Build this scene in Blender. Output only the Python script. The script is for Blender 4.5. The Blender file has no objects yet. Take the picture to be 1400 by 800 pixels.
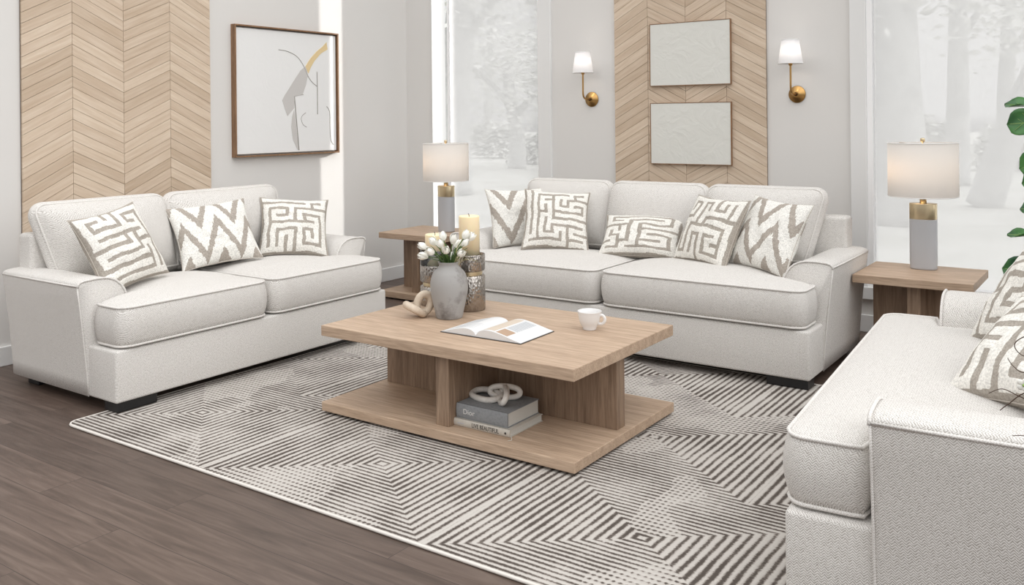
import bpy, bmesh, math, random
from math import sin, cos, pi, radians, sqrt
from mathutils import Vector, Matrix, noise
random.seed(7)
COL = bpy.context.scene.collection

# ------------------------------------------------------------------ materials
def srgb(r, g, b):
    f = lambda c: (c/255/12.92) if c/255 <= .04045 else ((c/255+.055)/1.055)**2.4
    return (f(r), f(g), f(b), 1)

def new_mat(name, col=(200,200,200), rough=.7, metal=0.0, spec=.5):
    m = bpy.data.materials.new(name); m.use_nodes = True
    nt = m.node_tree; b = nt.nodes['Principled BSDF']
    b.inputs['Base Color'].default_value = srgb(*col)
    b.inputs['Roughness'].default_value = rough
    b.inputs['Metallic'].default_value = metal
    b.inputs['Specular IOR Level'].default_value = spec
    return m, nt, b

def N(nt, t, **kw):
    n = nt.nodes.new(t)
    for k, v in kw.items():
        if k in n.inputs: n.inputs[k].default_value = v
        else: setattr(n, k, v)
    return n

def ramp(nt, stops):
    r = nt.nodes.new('ShaderNodeValToRGB')
    e = r.color_ramp.elements
    while len(e) < len(stops): e.new(.5)
    for i, (p, c) in enumerate(stops):
        e[i].position = p; e[i].color = c if len(c) == 4 else srgb(*c)
    return r

def L(nt, a, ao, b, bi): nt.links.new(a.outputs[ao], b.inputs[bi])

def add_bump(nt, b, height_node, out, strength, dist):
    bp = N(nt, 'ShaderNodeBump'); bp.inputs['Strength'].default_value = strength
    bp.inputs['Distance'].default_value = dist
    L(nt, height_node, out, bp, 'Height'); L(nt, bp, 'Normal', b, 'Normal')
    return bp

def mat_fabric(name, c1, c2, weave=True):
    m, nt, b = new_mat(name, c1, .92, spec=.15)
    tc = N(nt, 'ShaderNodeTexCoord')
    def mth(op, *a):
        n = N(nt, 'ShaderNodeMath', operation=op)
        for i, v in enumerate(a):
            if isinstance(v, (int, float)): n.inputs[i].default_value = v
            else: nt.links.new(v, n.inputs[i])
        return n.outputs[0]
    p = N(nt, 'ShaderNodeSeparateXYZ'); L(nt, tc, 'Object', p, 'Vector')
    q = N(nt, 'ShaderNodeSeparateXYZ'); L(nt, tc, 'Normal', q, 'Vector')
    flat = mth('GREATER_THAN', mth('ABSOLUTE', q.outputs['Z']), .6)
    xy = mth('ADD', p.outputs['X'], mth('MULTIPLY', p.outputs['Y'], mth('SUBTRACT', 1, flat)))
    bb = mth('ADD', mth('MULTIPLY', p.outputs['Y'], flat), mth('MULTIPLY', p.outputs['Z'], mth('SUBTRACT', 1, flat)))
    nz = N(nt, 'ShaderNodeTexNoise'); nz.inputs['Scale'].default_value = 130; nz.inputs['Detail'].default_value = 2
    L(nt, tc, 'Object', nz, 'Vector')
    zig = mth('PINGPONG', xy, .0085)
    ph = mth('ADD', mth('ADD', bb, zig), mth('MULTIPLY', nz.outputs[0], .006))
    th = mth('ADD', mth('MULTIPLY', mth('SINE', mth('MULTIPLY', ph, 2*pi/.0068)), .5), .5)
    th = mth('ADD', mth('MULTIPLY', th, .6), mth('MULTIPLY', nz.outputs[0], .5))
    r = ramp(nt, [(.15, c2), (.62, c1)])
    nt.links.new(th, r.inputs['Fac']); L(nt, r, 'Color', b, 'Base Color')
    bp = N(nt, 'ShaderNodeBump'); bp.inputs['Strength'].default_value = .45; bp.inputs['Distance'].default_value = .002
    nt.links.new(th, bp.inputs['Height']); L(nt, bp, 'Normal', b, 'Normal')
    b.inputs['Sheen Weight'].default_value = .1
    return m

def mat_wood(name, ca, cb, axis=0, scale=1.0, cm=None):
    m, nt, b = new_mat(name, ca, .5, spec=.3)
    tc = N(nt, 'ShaderNodeTexCoord'); mp = N(nt, 'ShaderNodeMapping')
    s = [14*scale]*3; s[axis] = .9*scale
    mp.inputs['Scale'].default_value = s
    L(nt, tc, 'Object', mp, 'Vector')
    n = N(nt, 'ShaderNodeTexNoise'); n.inputs['Scale'].default_value = 2.2; n.inputs['Detail'].default_value = 6
    n.inputs['Roughness'].default_value = .62; n.inputs['Distortion'].default_value = .5
    L(nt, mp, 'Vector', n, 'Vector')
    n2 = N(nt, 'ShaderNodeTexNoise'); n2.inputs['Scale'].default_value = 12; n2.inputs['Detail'].default_value = 4
    L(nt, mp, 'Vector', n2, 'Vector')
    r = ramp(nt, [(.28, cb), (.52, cm or tuple((x+y)//2 for x, y in zip(ca, cb))), (.72, ca)])
    L(nt, n, 'Fac', r, 'Fac')
    r2 = ramp(nt, [(.35, (222,220,218)), (.6, (255,255,255))])
    L(nt, n2, 'Fac', r2, 'Fac')
    mx = N(nt, 'ShaderNodeMix', data_type='RGBA', blend_type='MULTIPLY'); mx.inputs[0].default_value = .8
    nt.links.new(r.outputs['Color'], mx.inputs[6]); nt.links.new(r2.outputs['Color'], mx.inputs[7])
    nt.links.new(mx.outputs[2], b.inputs['Base Color'])
    add_bump(nt, b, n2, 'Fac', .12, .002)
    return m

M = {}
M['fabric'] = mat_fabric('cream_boucle', (230,227,223), (164,158,151))
M['welt'] = mat_fabric('cream_welt', (233,230,226), (202,197,191))
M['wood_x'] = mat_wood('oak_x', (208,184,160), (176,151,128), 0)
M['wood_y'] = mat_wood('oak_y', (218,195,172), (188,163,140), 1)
M['wood_z_shaded'] = mat_wood('oak_z_shaded', (170,146,124), (126,104,87), 2)  # same oak darkened: shade below the tabletops put into the pedestal colour
M['frame_wood'] = mat_wood('walnut_frame', (172,136,104), (126,96,72), 2, 2)
M['black'] = new_mat('black_leg', (24,23,24), .45)[0]
M['brass'] = new_mat('brushed_brass', (216,198,164), .3, 1.0)[0]
M['antique'] = new_mat('antique_brass', (184,146,92), .3, 1.0)[0]
M['antique_dark'] = new_mat('antique_brass_dark', (92,66,40), .4, 1.0)[0]
M['ceramic_grey'] = new_mat('grey_ceramic', (188,190,194), .35)[0]
M['white_trim'] = new_mat('white_trim_paint', (233,233,232), .45)[0]
M['white_sash'] = new_mat('white_sash', (252,252,252), .4)[0]
M['mug'] = new_mat('glazed_white', (232,231,230), .18)[0]
M['leaf_thin'] = new_mat('young_leaf', (70,96,48), .5)[0]
M['petal'] = new_mat('petal', (250,249,242), .6)[0]
M['stem'] = new_mat('stem', (88,112,58), .6)[0]
M['twig'] = new_mat('twig', (84,66,54), .7)[0]
M['candle'] = None

def mat_wall():
    m, nt, b = new_mat('wall_paint', (226,224,221), .85, spec=.2)
    tc = N(nt, 'ShaderNodeTexCoord'); n = N(nt, 'ShaderNodeTexNoise'); n.inputs['Scale'].default_value = 180
    L(nt, tc, 'Object', n, 'Vector'); add_bump(nt, b, n, 'Fac', .08, .001)
    return m
M['wall'] = mat_wall()

def mat_floor():
    m, nt, b = new_mat('floor_planks', (110,95,88), .42, spec=.35)
    tc = N(nt, 'ShaderNodeTexCoord')
    br = N(nt, 'ShaderNodeTexBrick'); br.offset = .37; br.offset_frequency = 2
    br.inputs['Scale'].default_value = 1.0
    br.inputs['Brick Width'].default_value = 1.35; br.inputs['Row Height'].default_value = .165
    br.inputs['Mortar Size'].default_value = .0012; br.inputs['Mortar Smooth'].default_value = .1
    br.inputs['Color1'].default_value = (0, 0, 0, 1); br.inputs['Color2'].default_value = (1, 1, 1, 1)
    br.inputs['Mortar'].default_value = (.5, .5, .5, 1)
    L(nt, tc, 'Object', br, 'Vector')
    # grain, shifted per plank
    sep = N(nt, 'ShaderNodeSeparateColor'); L(nt, br, 'Color', sep, 'Color')
    mul = N(nt, 'ShaderNodeMath', operation='MULTIPLY'); mul.inputs[1].default_value = 17
    L(nt, sep, 'Red', mul, 0)
    cmb = N(nt, 'ShaderNodeCombineXYZ'); L(nt, mul, 'Value', cmb, 'X'); L(nt, mul, 'Value', cmb, 'Y')
    add = N(nt, 'ShaderNodeVectorMath', operation='ADD'); L(nt, tc, 'Object', add, 0); L(nt, cmb, 'Vector', add, 1)
    mp = N(nt, 'ShaderNodeMapping'); mp.inputs['Scale'].default_value = (1.3, 16, 1)
    L(nt, add, 'Vector', mp, 'Vector')
    n = N(nt, 'ShaderNodeTexNoise'); n.inputs['Scale'].default_value = 1.6; n.inputs['Detail'].default_value = 7
    n.inputs['Roughness'].default_value = .6; n.inputs['Distortion'].default_value = 1.2
    L(nt, mp, 'Vector', n, 'Vector')
    r = ramp(nt, [(.25, (78,66,59)), (.5, (100,86,78)), (.75, (120,106,97))])
    L(nt, n, 'Fac', r, 'Fac')
    r3 = ramp(nt, [(0, (215,212,210)), (1, (255,252,250))]); L(nt, sep, 'Red', r3, 'Fac')
    mx = N(nt, 'ShaderNodeMix', data_type='RGBA', blend_type='MULTIPLY'); mx.inputs[0].default_value = 1
    nt.links.new(r.outputs['Color'], mx.inputs[6]); nt.links.new(r3.outputs['Color'], mx.inputs[7])
    mx2 = N(nt, 'ShaderNodeMix', data_type='RGBA'); L(nt, br, 'Fac', mx2, 0)
    nt.links.new(mx.outputs[2], mx2.inputs[6]); mx2.inputs[7].default_value = srgb(60,50,46)
    nt.links.new(mx2.outputs[2], b.inputs['Base Color'])
    add_bump(nt, b, n, 'Fac', .15, .002)
    return m
M['floor'] = mat_floor()

def mat_rug():
    m, nt, b = new_mat('rug_pile', (200,195,190), .95, spec=.1)
    tc = N(nt, 'ShaderNodeTexCoord'); sx = N(nt, 'ShaderNodeSeparateXYZ')
    wob = N(nt, 'ShaderNodeTexNoise'); wob.inputs['Scale'].default_value = 7; wob.inputs['Detail'].default_value = 2
    L(nt, tc, 'Object', wob, 'Vector')
    L(nt, tc, 'Object', sx, 'Vector')
    def mth(op, a, bb=None, c=None):
        n = N(nt, 'ShaderNodeMath', operation=op)
        for i, v in enumerate((a, bb, c)):
            if v is None: continue
            if isinstance(v, (int, float)): n.inputs[i].default_value = v
            else: nt.links.new(v, n.inputs[i])
        return n.outputs[0]
    def dist(coord, centre, T):
        a = mth('ADD', coord, -centre); a = mth('DIVIDE', a, T); a = mth('ADD', a, 20.5)
        a = mth('FRACT', a); a = mth('SUBTRACT', a, .5); a = mth('ABSOLUTE', a)
        return mth('MULTIPLY', a, T)
    # the centres of the concentric squares are staggered from row to row
    row = mth('FLOOR', mth('ADD', mth('DIVIDE', mth('ADD', sx.outputs['Y'], -2.50), .82), .5))
    xs = mth('ADD', sx.outputs['X'], mth('MULTIPLY', row, .36))
    dx = dist(xs, -2.357, 1.082); dy = dist(sx.outputs['Y'], 2.50, .82)
    dyk = mth('MULTIPLY', dy, 1.3)
    mxd = mth('MAXIMUM', dx, dyk)
    wv = mth('MULTIPLY', mth('SUBTRACT', wob.outputs[0], .5), .008)
    ph = mth('MULTIPLY', mth('ADD', mxd, wv), 2*pi/.031)
    s = mth('ADD', mth('MULTIPLY', mth('SINE', ph), .5), .5)
    # broken, dashed yarn in the fields whose stripes run along the rug
    along = mth('GREATER_THAN', dyk, dx)
    d2 = mth('ADD', mth('MULTIPLY', mth('SINE', mth('MULTIPLY', sx.outputs['X'], 2*pi/.021)), .5), .5)
    pm = N(nt, 'ShaderNodeTexNoise'); pm.inputs['Scale'].default_value = 1.6; L(nt, tc, 'Object', pm, 'Vector')
    dash = mth('MULTIPLY', mth('MULTIPLY', d2, mth('MULTIPLY', mth('GREATER_THAN', pm.outputs[0], .52), along)), .5)
    n2 = N(nt, 'ShaderNodeTexNoise'); n2.inputs['Scale'].default_value = 4.5; n2.inputs['Detail'].default_value = 4
    L(nt, tc, 'Object', n2, 'Vector')
    n3 = N(nt, 'ShaderNodeTexNoise'); n3.inputs['Scale'].default_value = 140; n3.inputs['Detail'].default_value = 2
    L(nt, tc, 'Object', n3, 'Vector')
    fade = mth('MULTIPLY', mth('SUBTRACT', n2.outputs[0], .42), 1.2)
    v = mth('ADD', s, dash); v = mth('ADD', v, fade)
    v = mth('ADD', v, mth('MULTIPLY', mth('SUBTRACT', n3.outputs[0], .5), .9))
    r = ramp(nt, [(.10, (86,79,74)), (.34, (116,108,102)), (.56, (170,163,157)), (.9, (194,189,183))])
    nt.links.new(v, r.inputs['Fac'])
    nt.links.new(r.outputs['Color'], b.inputs['Base Color'])
    bp = N(nt, 'ShaderNodeBump'); bp.inputs['Strength'].default_value = .5; bp.inputs['Distance'].default_value = .004
    nt.links.new(v, bp.inputs['Height']); L(nt, bp, 'Normal', b, 'Normal')
    return m
M['rug'] = mat_rug()
M['taupe_seam'] = new_mat('taupe_seam', (196,188,178), .9)[0]
M['rug_edge'] = new_mat('rug_binding', (222,217,210), .9)[0]

def mat_attr(name, attr, stops, rough=.9, bump=0, bscale=160, bd=.002):
    m, nt, b = new_mat(name, (200,200,200), rough, spec=.15)
    a = N(nt, 'ShaderNodeAttribute', attribute_name=attr)
    r = ramp(nt, stops); L(nt, a, 'Fac', r, 'Fac')
    tc = N(nt, 'ShaderNodeTexCoord'); n = N(nt, 'ShaderNodeTexNoise'); n.inputs['Scale'].default_value = bscale
    n.inputs['Detail'].default_value = 3; L(nt, tc, 'Object', n, 'Vector')
    r2 = ramp(nt, [(.3, (215,215,215)), (.65, (255,255,255))]); L(nt, n, 'Fac', r2, 'Fac')
    mx = N(nt, 'ShaderNodeMix', data_type='RGBA', blend_type='MULTIPLY'); mx.inputs[0].default_value = 1
    nt.links.new(r.outputs['Color'], mx.inputs[6]); nt.links.new(r2.outputs['Color'], mx.inputs[7])
    nt.links.new(mx.outputs[2], b.inputs['Base Color'])
    if bump: add_bump(nt, b, n, 'Fac', bump, bd)
    return m
M['maze'] = mat_attr('maze_weave', 'pat', [(.4, (180,172,162)), (.6, (248,245,238))], bump=.5)
M['zigzag'] = mat_attr('zigzag_weave', 'pat', [(.45, (247,245,239)), (.55, (182,173,163))], bump=.35)

def mat_plank():
    m, nt, b = new_mat('chevron_plank', (222,200,172), .55, spec=.25)
    a = N(nt, 'ShaderNodeAttribute', attribute_name='tone')
    uv = N(nt, 'ShaderNodeAttribute', attribute_name='grain')
    mp = N(nt, 'ShaderNodeMapping'); mp.inputs['Scale'].default_value = (2.5, 26, 1)
    L(nt, uv, 'Vector', mp, 'Vector')
    n = N(nt, 'ShaderNodeTexNoise'); n.inputs['Scale'].default_value = 2; n.inputs['Detail'].default_value = 6
    L(nt, mp, 'Vector', n, 'Vector')
    r = ramp(nt, [(.3, (210,190,168)), (.5, (219,201,181)), (.72, (229,214,196))]); L(nt, n, 'Fac', r, 'Fac')
    r2 = ramp(nt, [(0, (232,227,221)), (.5, (246,243,240)), (1, (255,254,252))]); L(nt, a, 'Fac', r2, 'Fac')
    mx = N(nt, 'ShaderNodeMix', data_type='RGBA', blend_type='MULTIPLY'); mx.inputs[0].default_value = 1
    nt.links.new(r.outputs['Color'], mx.inputs[6]); nt.links.new(r2.outputs['Color'], mx.inputs[7])
    nt.links.new(mx.outputs[2], b.inputs['Base Color'])
    return m
M['plank'] = mat_plank()
M['groove'] = new_mat('dark_groove', (120,106,94), .8)[0]

def mat_canvas(name, col, bs=.5, sc=9):
    m, nt, b = new_mat(name, col, .8, spec=.2)
    tc = N(nt, 'ShaderNodeTexCoord'); n = N(nt, 'ShaderNodeTexNoise'); n.inputs['Scale'].default_value = sc
    n.inputs['Detail'].default_value = 8; n.inputs['Distortion'].default_value = 1.4
    L(nt, tc, 'Object', n, 'Vector'); add_bump(nt, b, n, 'Fac', bs, .01)
    return m
M['canvas'] = mat_canvas('plaster_canvas', (226,226,220))
M['canvas_white'] = mat_canvas('white_canvas', (240,240,239), .2)
M['paint_taupe'] = new_mat('taupe_paint', (206,203,200), .7)[0]
M['paint_ochre'] = new_mat('ochre_paint', (232,208,160), .7)[0]
M['paint_line'] = new_mat('dark_paint_line', (150,144,136), .7)[0]
M['paint_white'] = new_mat('white_relief', (246,246,245), .6)[0]

def mat_shade(name, col, tr=.5):
    m = bpy.data.materials.new(name); m.use_nodes = True; nt = m.node_tree
    nt.nodes.clear(); o = N(nt, 'ShaderNodeOutputMaterial')
    d = N(nt, 'ShaderNodeBsdfDiffuse'); t = N(nt, 'ShaderNodeBsdfTranslucent'); mx = N(nt, 'ShaderNodeMixShader')
    d.inputs['Color'].default_value = srgb(*col); t.inputs['Color'].default_value = srgb(*col)
    tc = N(nt, 'ShaderNodeTexCoord'); n = N(nt, 'ShaderNodeTexNoise'); n.inputs['Scale'].default_value = 260
    L(nt, tc, 'Object', n, 'Vector'); bp = N(nt, 'ShaderNodeBump'); bp.inputs['Strength'].default_value = .15
    bp.inputs['Distance'].default_value = .001; L(nt, n, 'Fac', bp, 'Height'); L(nt, bp, 'Normal', d, 'Normal')
    mx.inputs[0].default_value = tr
    nt.links.new(d.outputs[0], mx.inputs[1]); nt.links.new(t.outputs[0], mx.inputs[2]); nt.links.new(mx.outputs[0], o.inputs[0])
    return m
M['shade'] = mat_shade('linen_shade', (248,245,241), .5)
M['sconce_shade'] = mat_shade('white_sconce_shade', (250,249,249), .35)

def mat_pane():
    # slightly milky glazing: it veils the wood outside, whose colours already hold haze
    m = bpy.data.materials.new('hazy_glass'); m.use_nodes = True; nt = m.node_tree
    nt.nodes.clear(); o = N(nt, 'ShaderNodeOutputMaterial')
    d = N(nt, 'ShaderNodeBsdfRefraction'); t = N(nt, 'ShaderNodeBsdfTranslucent'); mx = N(nt, 'ShaderNodeMixShader')
    d.inputs['IOR'].default_value = 1.0; d.inputs['Roughness'].default_value = 0
    d.inputs['Color'].default_value = (.98, .98, .98, 1); t.inputs['Color'].default_value = (.95, .94, .94, 1)
    mx.inputs[0].default_value = PANE_FAC
    nt.links.new(d.outputs[0], mx.inputs[1]); nt.links.new(t.outputs[0], mx.inputs[2]); nt.links.new(mx.outputs[0], o.inputs[0])
    return m
PANE_FAC = .46
M['pane'] = mat_pane()

def mat_glass():
    m = bpy.data.materials.new('clear_glass'); m.use_nodes = True; nt = m.node_tree
    nt.nodes.clear(); o = N(nt, 'ShaderNodeOutputMaterial')
    d = N(nt, 'ShaderNodeBsdfTransparent'); t = N(nt, 'ShaderNodeBsdfGlossy'); mx = N(nt, 'ShaderNodeMixShader')
    d.inputs['Color'].default_value = (.93, .95, .95, 1); t.inputs['Roughness'].default_value = .05
    f = N(nt, 'ShaderNodeFresnel'); f.inputs['IOR'].default_value = 1.6
    nt.links.new(f.outputs[0], mx.inputs[0])
    nt.links.new(d.outputs[0], mx.inputs[1]); nt.links.new(t.outputs[0], mx.inputs[2]); nt.links.new(mx.outputs[0], o.inputs[0])
    return m
M['glass'] = mat_glass()

def mat_candle():
    m, nt, b = new_mat('ivory_wax', (247,228,192), .5)
    b.inputs['Subsurface Weight'].default_value = .35
    b.inputs['Subsurface Radius'].default_value = (.03, .02, .01); b.inputs['Subsurface Scale'].default_value = 1
    return m
M['candle'] = mat_candle()

def mat_hammered():
    m, nt, b = new_mat('hammered_silver', (168,162,156), .14, 1.0)
    tc = N(nt, 'ShaderNodeTexCoord'); v = N(nt, 'ShaderNodeTexVoronoi'); v.inputs['Scale'].default_value = 110
    mp = N(nt, 'ShaderNodeMapping'); mp.inputs['Scale'].default_value = (1,1,.55); L(nt, tc, 'Object', mp, 'Vector'); L(nt, mp, 'Vector', v, 'Vector'); add_bump(nt, b, v, 'Distance', .6, .004)
    return m
M['hammered'] = mat_hammered()

def mat_mottle(name, ca, cb, sc, rough=.8, lo=.45, hi=.68, bump=.2):
    m, nt, b = new_mat(name, ca, rough, spec=.25)
    tc = N(nt, 'ShaderNodeTexCoord'); n = N(nt, 'ShaderNodeTexNoise'); n.inputs['Scale'].default_value = sc
    n.inputs['Detail'].default_value = 7; n.inputs['Roughness'].default_value = .65
    L(nt, tc, 'Object', n, 'Vector'); r = ramp(nt, [(lo, ca), (hi, cb)]); L(nt, n, 'Fac', r, 'Fac')
    L(nt, r, 'Color', b, 'Base Color'); add_bump(nt, b, n, 'Fac', bump, .004)
    return m
M['vase'] = mat_mottle('weathered_vase', (166,164,162), (98,92,88), 5.5, lo=.50, hi=.7)
M['knot_wood'] = mat_mottle('pale_wood_knot', (214,200,182), (172,152,132), 14, .6, .4, .75)
M['knot_marble'] = mat_mottle('marble_knot', (224,219,212), (186,176,166), 22, .35, .5, .8, .05)
M['book_grey'] = mat_mottle('grey_cloth', (140,142,144), (128,130,132), 90, .85)
M['book_cream'] = mat_mottle('cream_cover', (196,190,180), (186,180,170), 50, .7)
M['paper'] = new_mat('page_paper', (222,222,222), .7)[0]
M['page_edge'] = new_mat('page_edges', (200,198,192), .8)[0]
M['mag_cover'] = new_mat('magazine_cover', (70,68,66), .4)[0]
M['ink'] = new_mat('grey_ink', (176,178,182), .7)[0]
M['ink_dark'] = new_mat('dark_ink', (66,62,58), .7)[0]
M['print_tan'] = new_mat('tan_print', (178,150,126), .6)[0]
M['print_sand'] = new_mat('sand_print', (206,192,176), .6)[0]
M['print_pale'] = new_mat('pale_grey_print', (200,202,204), .6)[0]
M['silver_ink'] = new_mat('silver_ink', (216,215,212), .4)[0]
M['ribbon'] = new_mat('cream_ribbon', (205,200,190), .7)[0]

def mat_leaf():
    m, nt, b = new_mat('fiddle_leaf', (40,92,48), .35)
    tc = N(nt, 'ShaderNodeTexCoord'); n = N(nt, 'ShaderNodeTexNoise'); n.inputs['Scale'].default_value = 9
    L(nt, tc, 'Object', n, 'Vector'); r = ramp(nt, [(.35, (34,78,44)), (.65, (76,132,66))]); L(nt, n, 'Fac', r, 'Fac')
    L(nt, r, 'Color', b, 'Base Color'); add_bump(nt, b, n, 'Fac', .3, .01)
    return m
M['leaf'] = mat_leaf()
M['vein'] = new_mat('leaf_vein', (150,178,104), .5)[0]
M['bark'] = mat_mottle('hazed_bark', (204,204,203), (184,184,183), 3, .9)  # bark near white: the haze outdoors is put into its colour
M['bark_near'] = mat_mottle('plant_bark', (120,98,78), (84,66,52), 20, .9)
M['pot'] = new_mat('white_pot', (222,220,216), .4)[0]
M['soil'] = mat_mottle('soil', (60,46,38), (38,30,26), 40, .95)

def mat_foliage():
    m, nt, b = new_mat('hazed_foliage', (222,224,218), .8)  # leaves near white, with haze and overexposure put into the colour
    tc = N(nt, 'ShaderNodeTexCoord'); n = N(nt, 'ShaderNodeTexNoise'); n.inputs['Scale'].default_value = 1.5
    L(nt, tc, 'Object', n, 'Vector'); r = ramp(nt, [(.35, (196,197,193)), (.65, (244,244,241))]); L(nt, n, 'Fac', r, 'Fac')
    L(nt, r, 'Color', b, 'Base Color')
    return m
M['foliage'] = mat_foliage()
M['grass'] = mat_mottle('overexposed_grass', (214,214,210), (188,189,182), .9, .95, .4, .65)  # glare of the bright outdoors put into the grass colour

# ------------------------------------------------------------------ mesh helpers
def obj(name, bm, mat, parent=None, smooth=False, loc=None, rot=None, label=None):
    me = bpy.data.meshes.new(name)
    bmesh.ops.recalc_face_normals(bm, faces=bm.faces[:])
    bm.to_mesh(me); bm.free()
    o = bpy.data.objects.new(name, me); COL.objects.link(o)
    for m in (mat if isinstance(mat, (list, tuple)) else [mat]): me.materials.append(m)
    if smooth:
        for p in me.polygons: p.use_smooth = True
    if parent: o.parent = parent
    if loc: o.location = loc
    if rot: o.rotation_euler = rot
    if label: o['label'] = label
    return o

def tag(o, label=None, cat=None, group=None, kind=None):
    if label: o['label'] = label
    if cat: o['category'] = cat
    if group: o['group'] = group
    if kind: o['kind'] = kind
    return o

def thing(name, label, cat, loc=(0,0,0), rot=(0,0,0), group=None):
    e = bpy.data.objects.new(name, None); COL.objects.link(e)
    e.location = loc; e.rotation_euler = rot; e.empty_display_size = .1
    return tag(e, label, cat, group)

def copy_tree(o, parent=None):
    c = o.copy(); COL.objects.link(c)
    if parent: c.parent = parent; 
    for ch in list(o.children): copy_tree(ch, c)
    return c

def box(bm, x0, x1, y0, y1, z0, z1, bev=0, seg=2, mi=0):
    r = bmesh.ops.create_cube(bm, size=1)
    vs = r['verts']
    for v in vs:
        v.co = Vector((x0+(x1-x0)*(v.co.x+.5), y0+(y1-y0)*(v.co.y+.5), z0+(z1-z0)*(v.co.z+.5)))
    fs = {f for v in vs for f in v.link_faces}
    for f in fs: f.material_index = mi
    if bev:
        es = list({e for v in vs for e in v.link_edges})
        bmesh.ops.bevel(bm, geom=es, offset=bev, segments=seg, affect='EDGES', profile=.5)
    return vs

def B(*a, **k):
    bm = bmesh.new(); box(bm, *a, **k); return bm

def tube(bm, pts, r, n=8, closed=False, cap=True, mi=0, flat=None):
    pts = [Vector(p) for p in pts]; K = len(pts); rings = []
    rr = r if isinstance(r, (list, tuple)) else [r]*K
    up = None
    for i, p in enumerate(pts):
        a = pts[(i-1) % K] if (closed or i > 0) else p
        c = pts[(i+1) % K] if (closed or i < K-1) else p
        t = (c-a)
        if t.length < 1e-9: t = Vector((0,0,1))
        t.normalize()
        if up is None:
            up = Vector((0,0,1)) if abs(t.z) < .9 else Vector((1,0,0))
        s = t.cross(up)
        if s.length < 1e-6: s = t.orthogonal()
        s.normalize(); up = s.cross(t).normalized()
        ring = []
        for j in range(n):
            an = 2*pi*j/n
            ring.append(bm.verts.new(p + (s*cos(an)+up*sin(an)*(flat or 1))*rr[i]))
        rings.append(ring)
    for i in range(K if closed else K-1):
        A, C_ = rings[i], rings[(i+1) % K]
        off = 0
        if closed and i == K-1:
            off = min(range(n), key=lambda o_: (A[0].co-C_[o_].co).length)
        for j in range(n):
            f = bm.faces.new((A[j], A[(j+1) % n], C_[(j+1+off) % n], C_[(j+off) % n])); f.material_index = mi; f.smooth = True
    if cap and not closed:
        for R_ in (rings[0], rings[-1]):
            f = bm.faces.new(R_); f.material_index = mi

def lathe(bm, prof, n=32, cx=0, cy=0, sx=1, sy=1, cap0=False, cap1=False, mi=0):
    rings = []
    for r, z in prof:
        rings.append([bm.verts.new((cx+r*sx*cos(2*pi*j/n), cy+r*sy*sin(2*pi*j/n), z)) for j in range(n)])
    for A, C_ in zip(rings, rings[1:]):
        for j in range(n):
            f = bm.faces.new((A[j], A[(j+1) % n], C_[(j+1) % n], C_[j])); f.material_index = mi; f.smooth = True
    if cap0: bm.faces.new(rings[0][::-1]).material_index = mi
    if cap1: bm.faces.new(rings[-1]).material_index = mi
    return rings

def LT(prof, **k):
    bm = bmesh.new(); lathe(bm, prof, **k); return bm

def sstep(a, b, x):
    t = max(0, min(1, (x-a)/(b-a))); return t*t*(3-2*t)

def catmull(pts, n=8, closed=False):
    P = [Vector(p) for p in pts]; out = []; K = len(P)
    rng = range(K) if closed else range(K-1)
    for i in rng:
        if closed: p0, p1, p2, p3 = P[(i-1) % K], P[i], P[(i+1) % K], P[(i+2) % K]
        else: p0, p1, p2, p3 = P[max(i-1, 0)], P[i], P[i+1], P[min(i+2, K-1)]
        for k in range(n):
            t = k/n
            out.append(.5*((2*p1)+(-p0+p2)*t+(2*p0-5*p1+4*p2-p3)*t*t+(-p0+3*p1-3*p2+p3)*t**3))
    if not closed: out.append(P[-1])
    return out

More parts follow.
